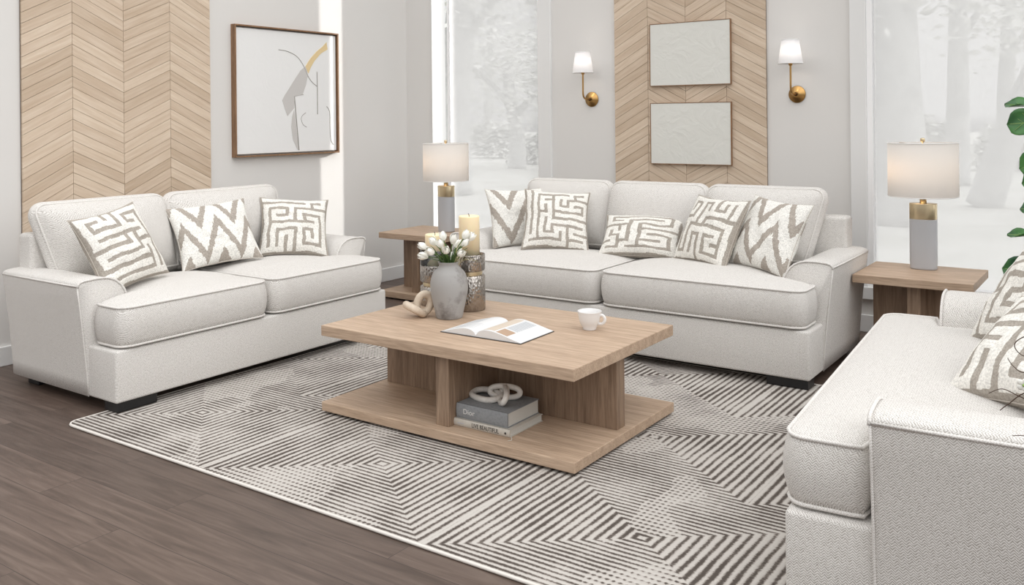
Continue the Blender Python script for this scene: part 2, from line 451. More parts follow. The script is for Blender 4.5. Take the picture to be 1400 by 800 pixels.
def cushion(name, parent, xl, xr, v0, v1, w0, w1, crown=.03, crown_b=0, bulge=.02, mtx=None, vs=None, seed=0, nu=26, pipes=(True, True), drop=.012):
    """padded block: outline given by x limits xl(v), xr(v); thickness w0..w1; returns object with piping child"""
    if vs is None: vs = [v0+(v1-v0)*(.5-.5*cos(pi*i/24)) for i in range(25)]
    bm = bmesh.new(); NV = len(vs)
    us = [.5-.5*cos(pi*i/nu) for i in range(nu+1)]
    us = [.35*a+.65*i/nu for i, a in enumerate(us)]
    mtx = mtx or Matrix.Identity(4)
    def wr(x, v): return .0035*noise.noise(Vector((x*6+seed, v*6, seed*1.7)))
    top = {}; bot = {}
    for j, v in enumerate(vs):
        a, b_ = xl(v), xr(v); T = 2*(v-v0)/(v1-v0)-1
        for i, s in enumerate(us):
            S = 2*s-1; x = a+(b_-a)*s
            ed = min(1, (1-abs(S)**5)*(1-abs(T)**5)*1.0)
            cr = (1-S*S)**.8*(1-T*T)**.8 if abs(S) < 1 and abs(T) < 1 else 0
            e = max(0, ed)**.5
            zt = w1 + drop*e + crown*cr + wr(x, v)*e
            zb = w0 - (crown_b*cr) - drop*.5*e*(1 if crown_b else 0)
            top[i, j] = bm.verts.new((x, v, zt))
            if i in (0, nu) or j in (0, NV-1): pass
            bot[i, j] = (x, v, zb)
    for j in range(NV-1):
        for i in range(nu):
            bm.faces.new((top[i, j], top[i+1, j], top[i+1, j+1], top[i, j+1]))
    per = [(i, 0) for i in range(nu)] + [(nu, j) for j in range(NV-1)] + [(i, NV-1) for i in range(nu, 0, -1)] + [(0, j) for j in range(NV-1, 0, -1)]
    K = len(per); P2 = [Vector((top[k].co.x, top[k].co.y)) for k in per]
    nor = []
    for k in range(K):
        t = P2[(k+1) % K]-P2[k-1]
        nn = Vector((t.y, -t.x)); nor.append(nn.normalized() if nn.length > 1e-9 else Vector((0, -1)))
    prev = [top[k] for k in per]; S_ = 7
    for q in range(1, S_+1):
        a = q/S_; row = []
        for k in range(K):
            p = P2[k]+nor[k]*bulge*(sin(pi*a)**.8 if a < 1 else 0)
            ztop = w1; z = ztop+(w0-ztop)*a
            row.append(bm.verts.new((p.x, p.y, z)))
        for k in range(K):
            bm.faces.new((prev[k], prev[(k+1) % K], row[(k+1) % K], row[k]))
        prev = row
    edge = {per[k]: prev[k] for k in range(K)}
    bv = {}
    for key, c in bot.items(): bv[key] = edge[key] if key in edge else bm.verts.new(c)
    for j in range(NV-1):
        for i in range(nu):
            bm.faces.new((bv[i, j], bv[i, j+1], bv[i+1, j+1], bv[i+1, j]))
    bm.transform(mtx)
    o = obj(name, bm, M['fabric'], parent, True)
    pb = bmesh.new()
    for on, w in zip(pipes, (w1, w0)):
        if not on: continue
        pts = [Vector((P2[k].x+nor[k].x*.003, P2[k].y+nor[k].y*.003, w)) for k in range(K)]
        clean = [pts[0]]
        for p_ in pts[1:]:
            if (p_-clean[-1]).length > .006: clean.append(p_)
        tube(pb, clean, .0055, 6, closed=True)
    pb.transform(mtx)
    if pb.verts: obj('piping', pb, M['welt'], o, True)
    else: pb.free()
    return o

# ------------------------------------------------------------------ SETTING
XW, YW = -5.032, 5.674
HW = 2.95
def struct(name, bm, mat, parent=None, **k):
    o = obj(name, bm, mat, parent, **k)
    if not parent: o['kind'] = 'structure'
    return o
struct('floor', B(XW-.15, 2.2, -2.5, YW+.15, -.12, 0), M['floor'])
bm = B(XW-.15, XW, -2.5, YW+.15, 0, HW); struct('wall_left', bm, M['wall'])
W1 = (-4.745, -3.603); W2 = (-1.461, .75)
WB, WT = .245, 2.78
bm = bmesh.new()
for a, b_ in ((XW, W1[0]), (W1[1], W2[0]), (W2[1], 5)):
    box(bm, a, b_, YW, YW+.15, 0, 5.5)
for a, b_ in (W1, W2):
    box(bm, a, b_, YW, YW+.15, 0, WB); box(bm, a, b_, YW, YW+.15, WT, 5.5)
struct('wall_back', bm, M['wall'])
def baseboard(bm, a, b_, axis):
    if axis == 'y': box(bm, XW, XW+.016, a, b_, 0, .105, .004)
    else: box(bm, a, b_, YW-.016, YW, 0, .105, .004)
bm = bmesh.new(); baseboard(bm, -2.5, YW, 'y'); struct('baseboard_left', bm, M['white_trim'])
bm = bmesh.new(); baseboard(bm, XW+.016, 2.2, 'x'); struct('baseboard_back', bm, M['white_trim'])

def window(name, x0, x1, left_w, sash_l, right_w, sash_r):
    bm = bmesh.new()
    y0, y1 = YW-.022, YW+.15
    box(bm, x0, x0+left_w, y0, y1, WB, WT, .003)
    box(bm, x1-right_w, x1, y0, y1, WB, WT, .003)
    box(bm, x0, x1, y0-.01, y1, WB-.045, WB+.03, .004)
    box(bm, x0, x1, y0, y1, WT-.06, WT, .003)
    f = struct(name, bm, M['white_trim'])
    sb = bmesh.new(); a, b_ = x0+left_w, x1-right_w
    if name == 'window_2': box(sb, a, a+sash_l, YW-.012, YW+.08, WB+.03, WT-.06, .003)
    else: box(sb, a+sash_l-.012, a+sash_l, YW+.02, YW+.06, WB+.03, WT-.06, .002)
    box(sb, b_-sash_r, b_, YW-.012, YW+.08, WB+.03, WT-.06, .003)
    box(sb, a+sash_l, b_-sash_r, YW+.0, YW+.08, WB+.03, WB+.06, .003)
    obj('sash', sb, M['white_sash'], f)
    obj('glass_pane', B(a+sash_l-.003, b_-sash_r+.003, YW+.036, YW+.042, WB+.05, WT-.06), M['pane'], f)
    return f
window('window_1', W1[0], W1[1], .006, .137, .112, .008)
window('window_2', W2[0], W2[1], .094, .034, .10, .03)

# chevron panels --------------------------------------------------------------
def chevron(name, label, cols, zb, zt, pitch, rise, mtx, phase):
    root = thing(name, label, 'wall panel', (0,0,0))
    bm = bmesh.new(); box(bm, cols[0], cols[-1], 0, .0075, zb, zt)
    bm.transform(mtx); obj('backing', bm, M['groove'], root)
    bm = bmesh.new(); tl = bm.verts.layers.float.new('tone'); gl = bm.verts.layers.float_vector.new('grain')
    g = .0011
    for c in range(len(cols)-1):
        a, b_ = cols[c]+g, cols[c+1]-g; w = b_-a
        dirn = 1 if c % 2 == 0 else -1
        z = zb-.3+phase
        while z < zt+.2:
            za, zc = (z, z+rise) if dirn > 0 else (z+rise, z)
            tone = random.random(); off = Vector((random.uniform(0, 50), random.uniform(0, 50), 0))
            q = []
            for (x, zz) in ((a, za+g), (b_, zc+g), (b_, zc+pitch-g), (a, za+pitch-g)):
                q.append((x, zz))
            vf = [bm.verts.new((x, -.012, zz)) for x, zz in q]; vb = [bm.verts.new((x, .004, zz)) for x, zz in q]
            for i, v in enumerate(vf+vb):
                v[tl] = tone; v[gl] = off+Vector(((0, w, w, 0)[i % 4], (0, 0, pitch, pitch)[i % 4], 0))
            bm.faces.new(vf)
            for i in range(4): bm.faces.new((vf[i], vb[i], vb[(i+1) % 4], vf[(i+1) % 4]))
            z += pitch
    for zc, s in ((zb, -1), (zt, 1)):
        bmesh.ops.bisect_plane(bm, geom=bm.verts[:]+bm.edges[:]+bm.faces[:], plane_co=(0,0,zc), plane_no=(0,0,s), clear_outer=True)
    bm.transform(mtx); obj('plank_field', bm, M['plank'], root)
    return root
ML = Matrix(((0,-1,0,XW+.008),(1,0,0,0),(0,0,1,0),(0,0,0,1)))
chevron('chevron_panel', 'tall light oak chevron slat panel on the left wall behind the loveseat', [2.513,2.798,3.114,3.430,3.728], .12, 2.9, .061, .148, ML, .012)
MB_ = Matrix(((1,0,0,0),(0,1,0,YW-.008),(0,0,1,0),(0,0,0,1)))
chevron('chevron_panel', 'light oak chevron slat panel on the back wall between the two brass sconces', [-3.067,-2.807,-2.527,-2.24,-1.977], .12, 2.9, .0625, .146, MB_, .03)

# abstract picture ------------------------------------------------------------
Y0, Y1, Z0, Z1 = 3.907, 4.858, 1.057, 1.955
pic = thing('framed_painting', 'large square abstract white painting in a thin walnut frame on the left wall', 'painting', (XW, (Y0+Y1)/2, Z0))
yc = (Y0+Y1)/2
def rel(bm): bm.transform(Matrix.Translation((-XW, -yc, -Z0))); return bm
bm = bmesh.new()
t = .010
box(bm, XW, XW+.045, Y0, Y0+t, Z0, Z1, .001); box(bm, XW, XW+.045, Y1-t, Y1, Z0, Z1, .001)
box(bm, XW, XW+.045, Y0+t, Y1-t, Z0, Z0+t, .001); box(bm, XW, XW+.045, Y0+t, Y1-t, Z1-t, Z1, .001)
obj('frame', rel(bm), M['frame_wood'], pic)
bm = B(XW, XW+.030, Y0+t+.010, Y1-t-.010, Z0+t+.010, Z1-t-.010, .002)
cv = obj('canvas', rel(bm), M['canvas_white'], pic)
xf = XW+.030
def cp(a, b_):
    # picture coordinates (0..1 across, 0..1 down) -> canvas plane
    return (Y0+.02+(Y1-Y0-.04)*a, Z1-.02-(Z1-Z0-.04)*b_)
def pxy(px, py):
    u = (px-165)/(605-165); u = u*1.22/(1+.22*u)
    top = 115+(162-115)*((px-165)/440); bot = 703-(703-693)*((px-165)/440)
    return cp(u, (py-top)/(bot-top))
def flat_shape(name, pts, mat, th):
    bm = bmesh.new(); P = [pxy(*p) for p in pts]
    f0 = [bm.verts.new((xf, a, b_)) for a, b_ in P]; f1 = [bm.verts.new((xf+th, a, b_)) for a, b_ in P]
    bm.faces.new(f0); bm.faces.new(f1)
    for i in range(len(P)): bm.faces.new((f0[i], f0[(i+1) % len(P)], f1[(i+1) % len(P)], f1[i]))
    bmesh.ops.triangulate(bm, faces=bm.faces[:])
    return obj(name, rel(bm), mat, cv)
flat_shape('painted_shape', [(440,298),(415,318),(372,385),(345,430),(333,455),(345,500),(355,530),(385,493),(388,440),(425,430),(442,385),(452,340),(446,315)], M['paint_taupe'], .0015)
flat_shape('painted_shape', [(552,188),(558,222),(520,240),(485,275),(466,305),(454,332),(446,315),(440,298),(465,262),(500,228),(530,208)], M['paint_ochre'], .0022)
flat_shape('painted_shape', [(385,500),(376,530),(371,580),(378,640),(398,688),(404,690),(396,600),(391,540)], M['paint_taupe'], .0012)
def line_shape(pts, r, mat):
    bm = bmesh.new(); P = [pxy(*p) for p in catmull([(a, b_, 0) for a, b_ in pts], 6)] if False else None
    cc = catmull([(a, b_, 0) for a, b_ in pts], 6)
    pp = [Vector((xf, *pxy(c.x, c.y))) for c in cc]
    tube(bm, pp, r, 6); return obj('painted_line', rel(bm), mat, cv, True)
line_shape([(320,219),(360,228),(400,252),(428,290),(450,340),(472,372),(498,393)], .0025, M['paint_line'])
line_shape([(499,325),(500,400),(500,460),(500,524)], .003, M['paint_line'])
line_shape([(387,438),(393,520),(400,610),(406,690)], .0035, M['paint_line'])
line_shape([(440,516),(424,528),(418,545),(426,570),(444,583)], .002, M['paint_line'])
line_shape([(388,437),(410,433),(430,430)], .002, M['paint_line'])
line_shape([(550,488),(563,505),(568,530),(568,590),(573,645),(588,668)], .0028, M['paint_line'])

def canvas_panel(z0, z1, label):
    x0, x1 = -2.782, -2.203
    r = thing('canvas_panel', label, 'wall art', ((x0+x1)/2, YW, z0), group='pair of white textured canvases')
    hw = (x1-x0)/2; h = z1-z0
    bm = bmesh.new(); t = .004
    box(bm, -hw, -hw+t, -.042, -.022, 0, h); box(bm, hw-t, hw, -.042, -.022, 0, h)
    box(bm, -hw+t, hw-t, -.042, -.022, 0, t); box(bm, -hw+t, hw-t, -.042, -.022, h-t, h)
    obj('frame', bm, M['frame_wood'], r)
    obj('canvas', B(-hw+t, hw-t, -.040, -.0205, t, h-t, .0015), M['canvas'], r)
canvas_panel(1.512, 1.938, 'blank off-white textured canvas, the upper of two on the back chevron panel')
canvas_panel(.982, 1.398, 'blank off-white textured canvas, the lower of two on the back chevron panel')

# sconces ---------------------------------------------------------------------
def sconce(x, z, label):
    r = thing('wall_sconce', label, 'wall lamp', (x, YW, z), group='brass wall sconces')
    bm = bmesh.new()
    lathe(bm, [(.0,0),(.052,0),(.054,.004),(.052,.009),(.040,.012),(.038,.016),(.026,.019),(.022,.026),(.012,.028),(0,.028)], 40)
    bm.transform(Matrix.Rotation(pi/2, 4, 'X'))
    pl = obj('backplate', bm, M['antique'], r)
    bm = bmesh.new(); lathe(bm, [(0,.028),(.010,.028),(.012,.036),(.008,.046),(0,.048)], 20); bm.transform(Matrix.Rotation(pi/2, 4, 'X'))
    obj('finial', bm, M['antique_dark'], pl)
    pts = [(0,-.028,0),(0,-.075,0),(0,-.105,.006),(0,-.122,.022),(0,-.128,.048),(0,-.128,.10),(0,-.128,.20)]
    bm = bmesh.new(); tube(bm, catmull(pts, 5), .0062, 10); obj('arm', bm, M['antique'], r, True)
    bm = LT([(0,0),(.011,0),(.012,.012),(.009,.02),(.009,.035),(0,.035)], n=20); bm.transform(Matrix.Translation((0,-.128,.175))); obj('socket', bm, M['antique'], r)
    bm = bmesh.new(); lathe(bm, [(.074,.185),(.052,.335),(.0505,.335),(.0725,.185),(.074,.185)], 48); bm.transform(Matrix.Translation((0,-.128,0)))
    sh = obj('lamp_shade', bm, M['sconce_shade'], r, True)
    bm = bmesh.new()
    bm.free()
    for rr, zz in ((.0745,.188),(.0525,.333)):
        bm = bmesh.new(); tube(bm, [(rr*cos(2*pi*i/40), -.128+rr*sin(2*pi*i/40), zz) for i in range(40)], .002, 5, closed=True)
        obj('shade_trim', bm, M['white_sash'], sh, True)
    ld = bpy.data.lights.new('bulb', 'POINT'); ld.energy = .25; ld.color = (1,.9,.8); ld.shadow_soft_size = .03
    lo = bpy.data.objects.new('bulb', ld); COL.objects.link(lo); lo.location = (0,-.128,.26); lo.parent = r
sconce(-3.262, 1.434, 'brass wall sconce with white shade left of the back chevron panel, beside the left window')
sconce(-1.785, 1.436, 'brass wall sconce with white shade right of the back chevron panel, beside the right window')

# ------------------------------------------------------------------ RUG
bm = bmesh.new()
rx0, rx1, ry0, ry1, rr = -3.822, -.70, 2.082, 4.40, .05
def rrect(x0, x1, y0, y1, r, n=8):
    o = []
    for cx, cy, a0 in ((x1-r, y0+r, -90), (x1-r, y1-r, 0), (x0+r, y1-r, 90), (x0+r, y0+r, 180)):
        for i in range(n+1):
            a = radians(a0+90*i/n); o.append((cx+r*cos(a), cy+r*sin(a)))
    return o
def prism(bm, pts, z0, z1, mi=0):
    a = [bm.verts.new((x, y, z0)) for x, y in pts]; b_ = [bm.verts.new((x, y, z1)) for x, y in pts]
    fs = [bm.faces.new(a[::-1]), bm.faces.new(b_)]
    for i in range(len(pts)): fs.append(bm.faces.new((a[i], a[(i+1) % len(pts)], b_[(i+1) % len(pts)], b_[i])))
    for f in fs: f.material_index = mi
prism(bm, rrect(rx0+.006, rx1-.006, ry0+.006, ry1-.006, rr), 0.0005, .010)
rug = thing('area_rug', 'large grey and cream rug of concentric striped squares under the coffee table', 'rug')
obj('pile', bm, M['rug'], rug)
bm = bmesh.new(); tube(bm, [(x, y, .006) for x, y in rrect(rx0+.005, rx1-.005, ry0+.005, ry1-.005, rr)], .0058, 6, closed=True)
obj('binding', bm, M['rug_edge'], rug, True)

# ------------------------------------------------------------------ SOFAS
def make_sofa(name, label, W, loc, rotz, nseat, backs, cat='sofa', D=.905, group=None, frame_in=.03):
    r = thing(name, label, cat, loc, (0,0,rotz), group)
    AW = .20; SB = .215       # arm thickness, arm set-back behind the seat front
    FL = .05                  # arms flare outward
    # base
    bm = bmesh.new()
    box(bm, .0, W, 0, SB+.06, .055, .287, .012, 3)
    box(bm, .04, W-.04, SB, D-.03, .06, .285, .01, 2)
    base = obj('base', bm, M['fabric'], r, True)
    # back frame
    bm = bmesh.new(); box(bm, frame_in, W-frame_in, D-.125, D, .08, .752, .022, 4)
    obj('back_frame', bm, M['fabric'], r, True)
    # arms
    for s in (0, 1):
        bm = bmesh.new()
        prof = []
        # outline in (x outward from outer base edge, z): outer bottom -> outer top -> crest -> inner seat -> inner bottom
        prof += [(.0, .055)]
        for k in range(1, 7): prof.append((-FL*(k/7)**1.2, .055+(.555-.055)*k/7))
        prof += [(-FL, .556), (-FL+.002, .568), (-FL+.010, .576), (-.02, .582), (.03, .585), (.075, .584), (.105, .579), (.135, .566), (.160, .545), (.180, .515), (.193, .48), (.198, .43), (.2, .35), (.2, .10), (.2, .055)]
        ys = [SB, SB+.006, SB+.02, .35, .5, .65, .8, D-.03, D-.006, D]
        rings = []
        for y in ys:
            ins = .010 if y in (SB, D) else (.003 if y in (SB+.006, D-.006) else 0)
            cx, cz = .07, .33
            ring = []
            for (x, z) in prof:
                dx, dz = cx-x, cz-z; l = sqrt(dx*dx+dz*dz)
                ring.append(bm.verts.new((x+dx/l*ins, y, z+dz/l*ins)))
            rings.append(ring)
        K = len(prof)
        for A, C_ in zip(rings, rings[1:]):
            for j in range(K): bm.faces.new((A[j], A[(j+1) % K], C_[(j+1) % K], C_[j]))
        for R_ in (rings[0], rings[-1]):
            bm.faces.new(R_)
        pb = bmesh.new()
        f = [Vector((x, SB+.002, z)) for x, z in prof[7:19]]
        tube(pb, [Vector((prof[7][0]+.001, y, prof[7][1]+.004)) for y in (D-.01, .6, .4, SB+.004)] + f, .0052, 6)
        tube(pb, [Vector((prof[i][0], SB+.004, prof[i][1])) for i in range(7, -1, -1)], .0035, 6)
        if s:
            for b_ in (bm, pb):
                for v in b_.verts: v.co.x = W-v.co.x
        a = obj('arm', bm, M['fabric'], r, True)
        obj('piping', pb, M['welt'], a, True)
        # legs
    for (x0, y0) in ((.012, .012), (W-.212, .012), (.06, D-.13), (W-.22, D-.13)):
        zz = .0115 if y0 < .1 else .0
        obj('leg', B(x0, x0+.20 if y0 < .1 else x0+.16, y0, y0+.10, zz, .057, .004), M['black'], r)
    # seat cushions
    g = .004; sw = (W-.06*0)/nseat
    vs = [0, .002, .006, .012, .02, .03, .041, .05, .08, .12, .16, SB-.03, SB-.022, SB-.014, SB-.006, SB+.004] + [SB+.03+(.62-SB-.03)*i/10 for i in range(11)]
    for i in range(nseat):
        first, last = i == 0, i == nseat-1
        a0 = .028 if first else W*i/nseat+.022
        a1 = W-.028 if last else W*(i+1)/nseat-.022
        def xl(v, a0=a0, first=first):
            x = a0
            if first: x = a0+(AW-.004-a0)*sstep(SB-.032, SB-.002, v)
            if v < .05: x += .05-sqrt(max(0, .05**2-(.05-v)**2))
            return x
        def xr(v, a1=a1, last=last):
            x = a1
            if last: x = a1+(W-AW+.004-a1)*sstep(SB-.032, SB-.002, v)
            if v < .05: x -= .05-sqrt(max(0, .05**2-(.05-v)**2))
            return x
        cushion('seat_cushion', r, xl, xr, 0, .62, .300, .472, crown=.034, bulge=.018, vs=[v-.004+0 if v == 0 else v for v in vs], seed=i*3.1+W)
    # back cushions: list of (x0, x1) at the top
    for i, (b0, b1) in enumerate(backs):
        h = .395; first, last = i == 0, i == len(backs)-1
        def xl(v, b0=b0, first=first):
            x = b0+(.085*(1-v/h) if first else 0); q = h-v
            if q < .06: x += .06-sqrt(max(0, .06**2-(.06-q)**2))
            return x+.004
        def xr(v, b1=b1, last=last):
            x = b1-(.085*(1-v/h) if last else 0); q = h-v
            if q < .06: x -= .06-sqrt(max(0, .06**2-(.06-q)**2))
            return x-.004
        vs2 = [h*k/16 for k in range(14)]+[h-.06, h-.045, h-.032, h-.021, h-.012, h-.005, h-.001, h]
        vs2 = sorted(set(round(v, 4) for v in vs2))
        # local: x, v (up), w (towards the front)  ->  sofa frame, leaning back
        lean = radians(17)
        mt = Matrix.Translation((0, .765, .480)) @ Matrix.Rotation(-lean, 4, 'X') @ Matrix(((1,0,0,0),(0,0,-1,0),(0,1,0,0),(0,0,0,1)))
        cushion('back_cushion', r, xl, xr, 0, h, .045, .115, crown=.075, crown_b=.04, bulge=.024, mtx=mt, vs=vs2, seed=i*5.3+W*2, drop=.038, pipes=(True, False))
    return r

LSW = 1.735
loveseat = make_sofa('loveseat', 'cream boucle two-cushion loveseat against the left wall under the chevron panel', LSW, (-3.729, 2.266, 0), pi/2, 2,
                     [(.035, .775), (.78, 1.57)], 'sofa')
SFW = 2.265
sofa = make_sofa('three_seat_sofa', 'long cream boucle sofa with three back cushions in front of the back wall', SFW, (-3.56, 4.261, 0), 0, 2,
                 [(.165, .80), (.80, 1.44), (1.44, 2.13)], 'sofa')
chair = make_sofa('wide_armchair', 'wide cream boucle armchair with one seat cushion in the right foreground, cut by the frame', 1.72, (-.889, 4.02, 0), radians(-86), 1,
                  [(.165, 1.55)], 'armchair')

# ------------------------------------------------------------------ PILLOWS
def maze(n, seed, bias=.55):
    rnd = random.Random(seed); seen = {(n//2, n//2)}; st = [(n//2, n//2, None)]; conn = set()
    while st:
        x, y, d = st[-1]
        nb = [(dx, dy) for dx, dy in ((1,0),(-1,0),(0,1),(0,-1)) if 0 <= x+dx < n and 0 <= y+dy < n and (x+dx, y+dy) not in seen]
        if not nb: st.pop(); continue
        if d in nb and rnd.random() < bias: c = d
        else: c = rnd.choice(nb)
        conn.add(((x, y), (x+c[0], y+c[1]))); conn.add(((x+c[0], y+c[1]), (x, y)))
        seen.add((x+c[0], y+c[1])); st.append((x+c[0], y+c[1], c))
    return conn
def maze_fn(n, seed):
    cn = maze(n, seed); hw = .305
    def f(a, b_):
        a = a+.022*noise.noise(Vector((a*5, b_*5, seed))); b_ = b_+.022*noise.noise(Vector((a*5, b_*5, seed+9)))
        X, Y = a*n, b_*n; i, j = int(min(n-1, max(0, X))), int(min(n-1, max(0, Y)))
        dx, dy = X-i-.5, Y-j-.5
        if abs(dx) < hw and abs(dy) < hw: return 1
        if abs(dy) < hw:
            if dx > 0 and ((i, j), (i+1, j)) in cn: return 1
            if dx < 0 and ((i, j), (i-1, j)) in cn: return 1
        if abs(dx) < hw:
            if dy > 0 and ((i, j), (i, j+1)) in cn: return 1
            if dy < 0 and ((i, j), (i, j-1)) in cn: return 1
        return 0
    return f
def zig_fn(seed, ph=0.0, per=.46, amp=.36, sp=.44):
    def f(a, b_):
        t = ((a+ph)/per) % 1; tri = abs(2*t-1)
        jag = .05*noise.noise(Vector((int(a*70)*3.7, int(b_*9)*1.3, seed)))
        v = b_ + amp*tri + jag + .02*sin(a*9)
        m = (v/sp) % 1
        return 1 if m < .36 else 0
    return f

def pillow(name, label, w, h, c, yaw, roll, lean, kind, seed, parent_group, t=.155, nn=118, kw={}):
    bm = bmesh.new(); pl = bm.verts.layers.float.new('pat')
    f = maze_fn(kw.get('n', 8), seed) if kind == 'maze' else zig_fn(seed, **{k: v for k, v in kw.items() if k != 'n'})
    fr = {}
    nb = 30
    for side, n in ((1, nn), (-1, nn)):
        for j in range(n+1):
            for i in range(n+1):
                if side < 0 and (i in (0, n) or j in (0, n)): fr[side, i, j] = fr[1, i, j]; continue
                S, T = 2*i/n-1, 2*j/n-1
                x = w/2*S*(1-.095*(1-T*T)*abs(S)**2); y = h/2*T*(1-.095*(1-S*S)*abs(T)**2)
                prof = max(0, (1-S*S)*(1-T*T))**.48
                wr = noise.noise(Vector((S*2.3+seed*3, T*2.3, side)))*.014*prof
                wr += .004*noise.noise(Vector((S*7, T*7+seed, side*2)))*prof
                val = f((S+1)/2, (T+1)/2)
                z = side*(t/2*prof)+wr + (side*.0022*(val if kind == 'maze' else 0)*min(1, prof*3))
                if side > 0 and max(abs(S), abs(T)) > .985: val = .5 if kind == 'maze' else 0
                # slump: the lower part is fuller
                v = bm.verts.new((x, y, z*(1.0-.12*T)))
                v[pl] = val; fr[side, i, j] = v
        for j in range(n):
            for i in range(n):
                q = [fr[side, i, j], fr[side, i+1, j], fr[side, i+1, j+1], fr[side, i, j+1]]
                try: bm.faces.new(q if side > 0 else q[::-1])
                except ValueError: pass
    # axes: pillow x = viewer's right, y = up, z = facing direction
    ya, le, ro = radians(yaw), radians(lean), radians(roll)
    hx = Vector((-sin(ya), cos(ya), 0)); up = Vector((-cos(ya)*sin(le), -sin(ya)*sin(le), cos(le)))
    a = hx*cos(ro)+up*sin(ro); b_ = -hx*sin(ro)+up*cos(ro); n_ = a.cross(b_)
    root = thing(name, label, 'throw pillow', c, group=parent_group)
    root.rotation_euler = Matrix((a, b_, n_)).transposed().to_euler()
    obj('cover', bm, M[kind], root, True)
    pb = bmesh.new(); K = 30; pts = []
    for i in range(K): pts.append((2*i/K-1, -1))
    for i in range(K): pts.append((1, 2*i/K-1))
    for i in range(K): pts.append((1-2*i/K, 1))
    for i in range(K): pts.append((-1, 1-2*i/K))
    pts = [(w/2*S*(1-.095*(1-T*T)*abs(S)**2), h/2*T*(1-.095*(1-S*S)*abs(T)**2), 0) for S, T in pts]
    tube(pb, pts, .0018, 6, closed=True)
    obj('seam', pb, M['taupe_seam'], root, True)
    return root
G1, G2, G3 = 'pillows on the loveseat', 'pillows on the three-seat sofa', 'pillows on the wide armchair'
pillow('throw_pillow', 'tilted square taupe-and-white maze pillow at the left arm of the loveseat', .41, .41, (-4.115, 2.53, .688), 9.6, 8.4, 27.6, 'maze', 11, G1)
pillow('throw_pillow', 'wide taupe-and-white zigzag pillow in the middle of the loveseat', .46, .39, (-4.28, 3.20, .672), -18, 4.8, 33, 'zigzag', 3, G1, kw=dict(ph=.12, amp=.52, per=.42, sp=.52))
pillow('throw_pillow', 'upright taupe-and-white maze pillow at the far right arm of the loveseat', .41, .39, (-4.19, 3.70, .662), -34, -5.3, 33, 'maze', 23, G1)
pillow('throw_pillow', 'zigzag pillow at the left end of the long sofa, partly behind a maze pillow', .40, .40, (-3.275, 4.75, .672), -37.7, -.4, 27.5, 'zigzag', 8, G2, kw=dict(ph=.3, amp=.55, per=.6, sp=.55))
pillow('throw_pillow', 'square maze pillow left on the long sofa, in front of a zigzag pillow', .41, .41, (-2.95, 4.68, .676), -54, -4.6, 32, 'maze', 31, G2, kw=dict(n=9))
pillow('lumbar_pillow', 'low rectangular maze lumbar pillow lying in the centre of the long sofa', .50, .30, (-2.43, 4.80, .600), -80.5, 1, 42, 'maze', 42, G2, kw=dict(n=8))
pillow('throw_pillow', 'maze pillow leaning on the zigzag pillow near the right arm of the long sofa', .41, .41, (-1.96, 4.70, .672), -114, -1, 28.3, 'maze', 57, G2, kw=dict(n=8))
pillow('throw_pillow', 'zigzag pillow against the right arm of the long sofa', .41, .41, (-1.62, 4.665, .676), -113, -4, 27.4, 'zigzag', 15, G2, kw=dict(ph=.05, amp=.5, per=.5, sp=.5))
pillow('throw_pillow', 'large grey maze pillow lying on the near side of the wide armchair', .44, .44, (-.235, 2.93, .635), 222, 14, 52, 'maze', 64, G3, kw=dict(n=7))
pillow('throw_pillow', 'grey maze pillow propped at the far side of the wide armchair, behind another', .44, .44, (-.30, 3.56, .682), 214, 11, 38, 'maze', 82, G3, kw=dict(n=7))

# ------------------------------------------------------------------ TABLES
def plus_table(name, label, x0, x1, y0, y1, top, tt, bt, ins, pt, zf, cat, group=None, feet=True):
    cx, cy = (x0+x1)/2, (y0+y1)/2; hx, hy = (x1-x0)/2, (y1-y0)/2
    r = thing(name, label, cat, (cx, cy, 0), group=group)
    obj('tabletop', B(-hx, hx, -hy, hy, top-tt, top, .003), M['wood_x'], r)
    obj('base_slab', B(-hx, hx, -hy, hy, zf, bt, .003), M['wood_x'], r)
    obj('pedestal_panel', B(-hx+ins, hx-ins, -pt/2, pt/2, bt, top-tt, .002), M['wood_z_shaded'], r)
    obj('pedestal_panel', B(-pt/2, pt/2, -hy+ins*1.3, -pt/2, bt, top-tt, .002), M['wood_z_shaded'], r)
    obj('pedestal_panel', B(-pt/2, pt/2, pt/2, hy-ins*1.3, bt, top-tt, .002), M['wood_z_shaded'], r)
    for sx in (-1, 1):
        for sy in (-1, 1):
            bm = LT([(0, .0105 if zf > .01 and name == 'coffee_table' else 0), (.014, .0105 if name == 'coffee_table' else 0), (.016, zf), (0, zf)], n=16, cx=sx*(hx-.06), cy=sy*(hy-.06))
            obj('foot_glide', bm, M['black'], r)
    return r
plus_table('coffee_table', 'rectangular light oak coffee table with a lower shelf, centred on the rug', -2.985, -1.687, 2.784, 3.62, .398, .046, .062, .035, .066, .022, 'coffee table')
plus_table('end_table', 'light oak end table between the long sofa and the wide armchair', -1.247, -.683, 4.835, 5.34, .48, .042, .055, .05, .062, .012, 'side table', 'matching end tables')
plus_table('end_table', 'light oak end table in the corner between the loveseat and the long sofa', -4.605, -4.02, 4.868, 5.36, .48, .042, .055, .05, .062, .012, 'side table', 'matching end tables')

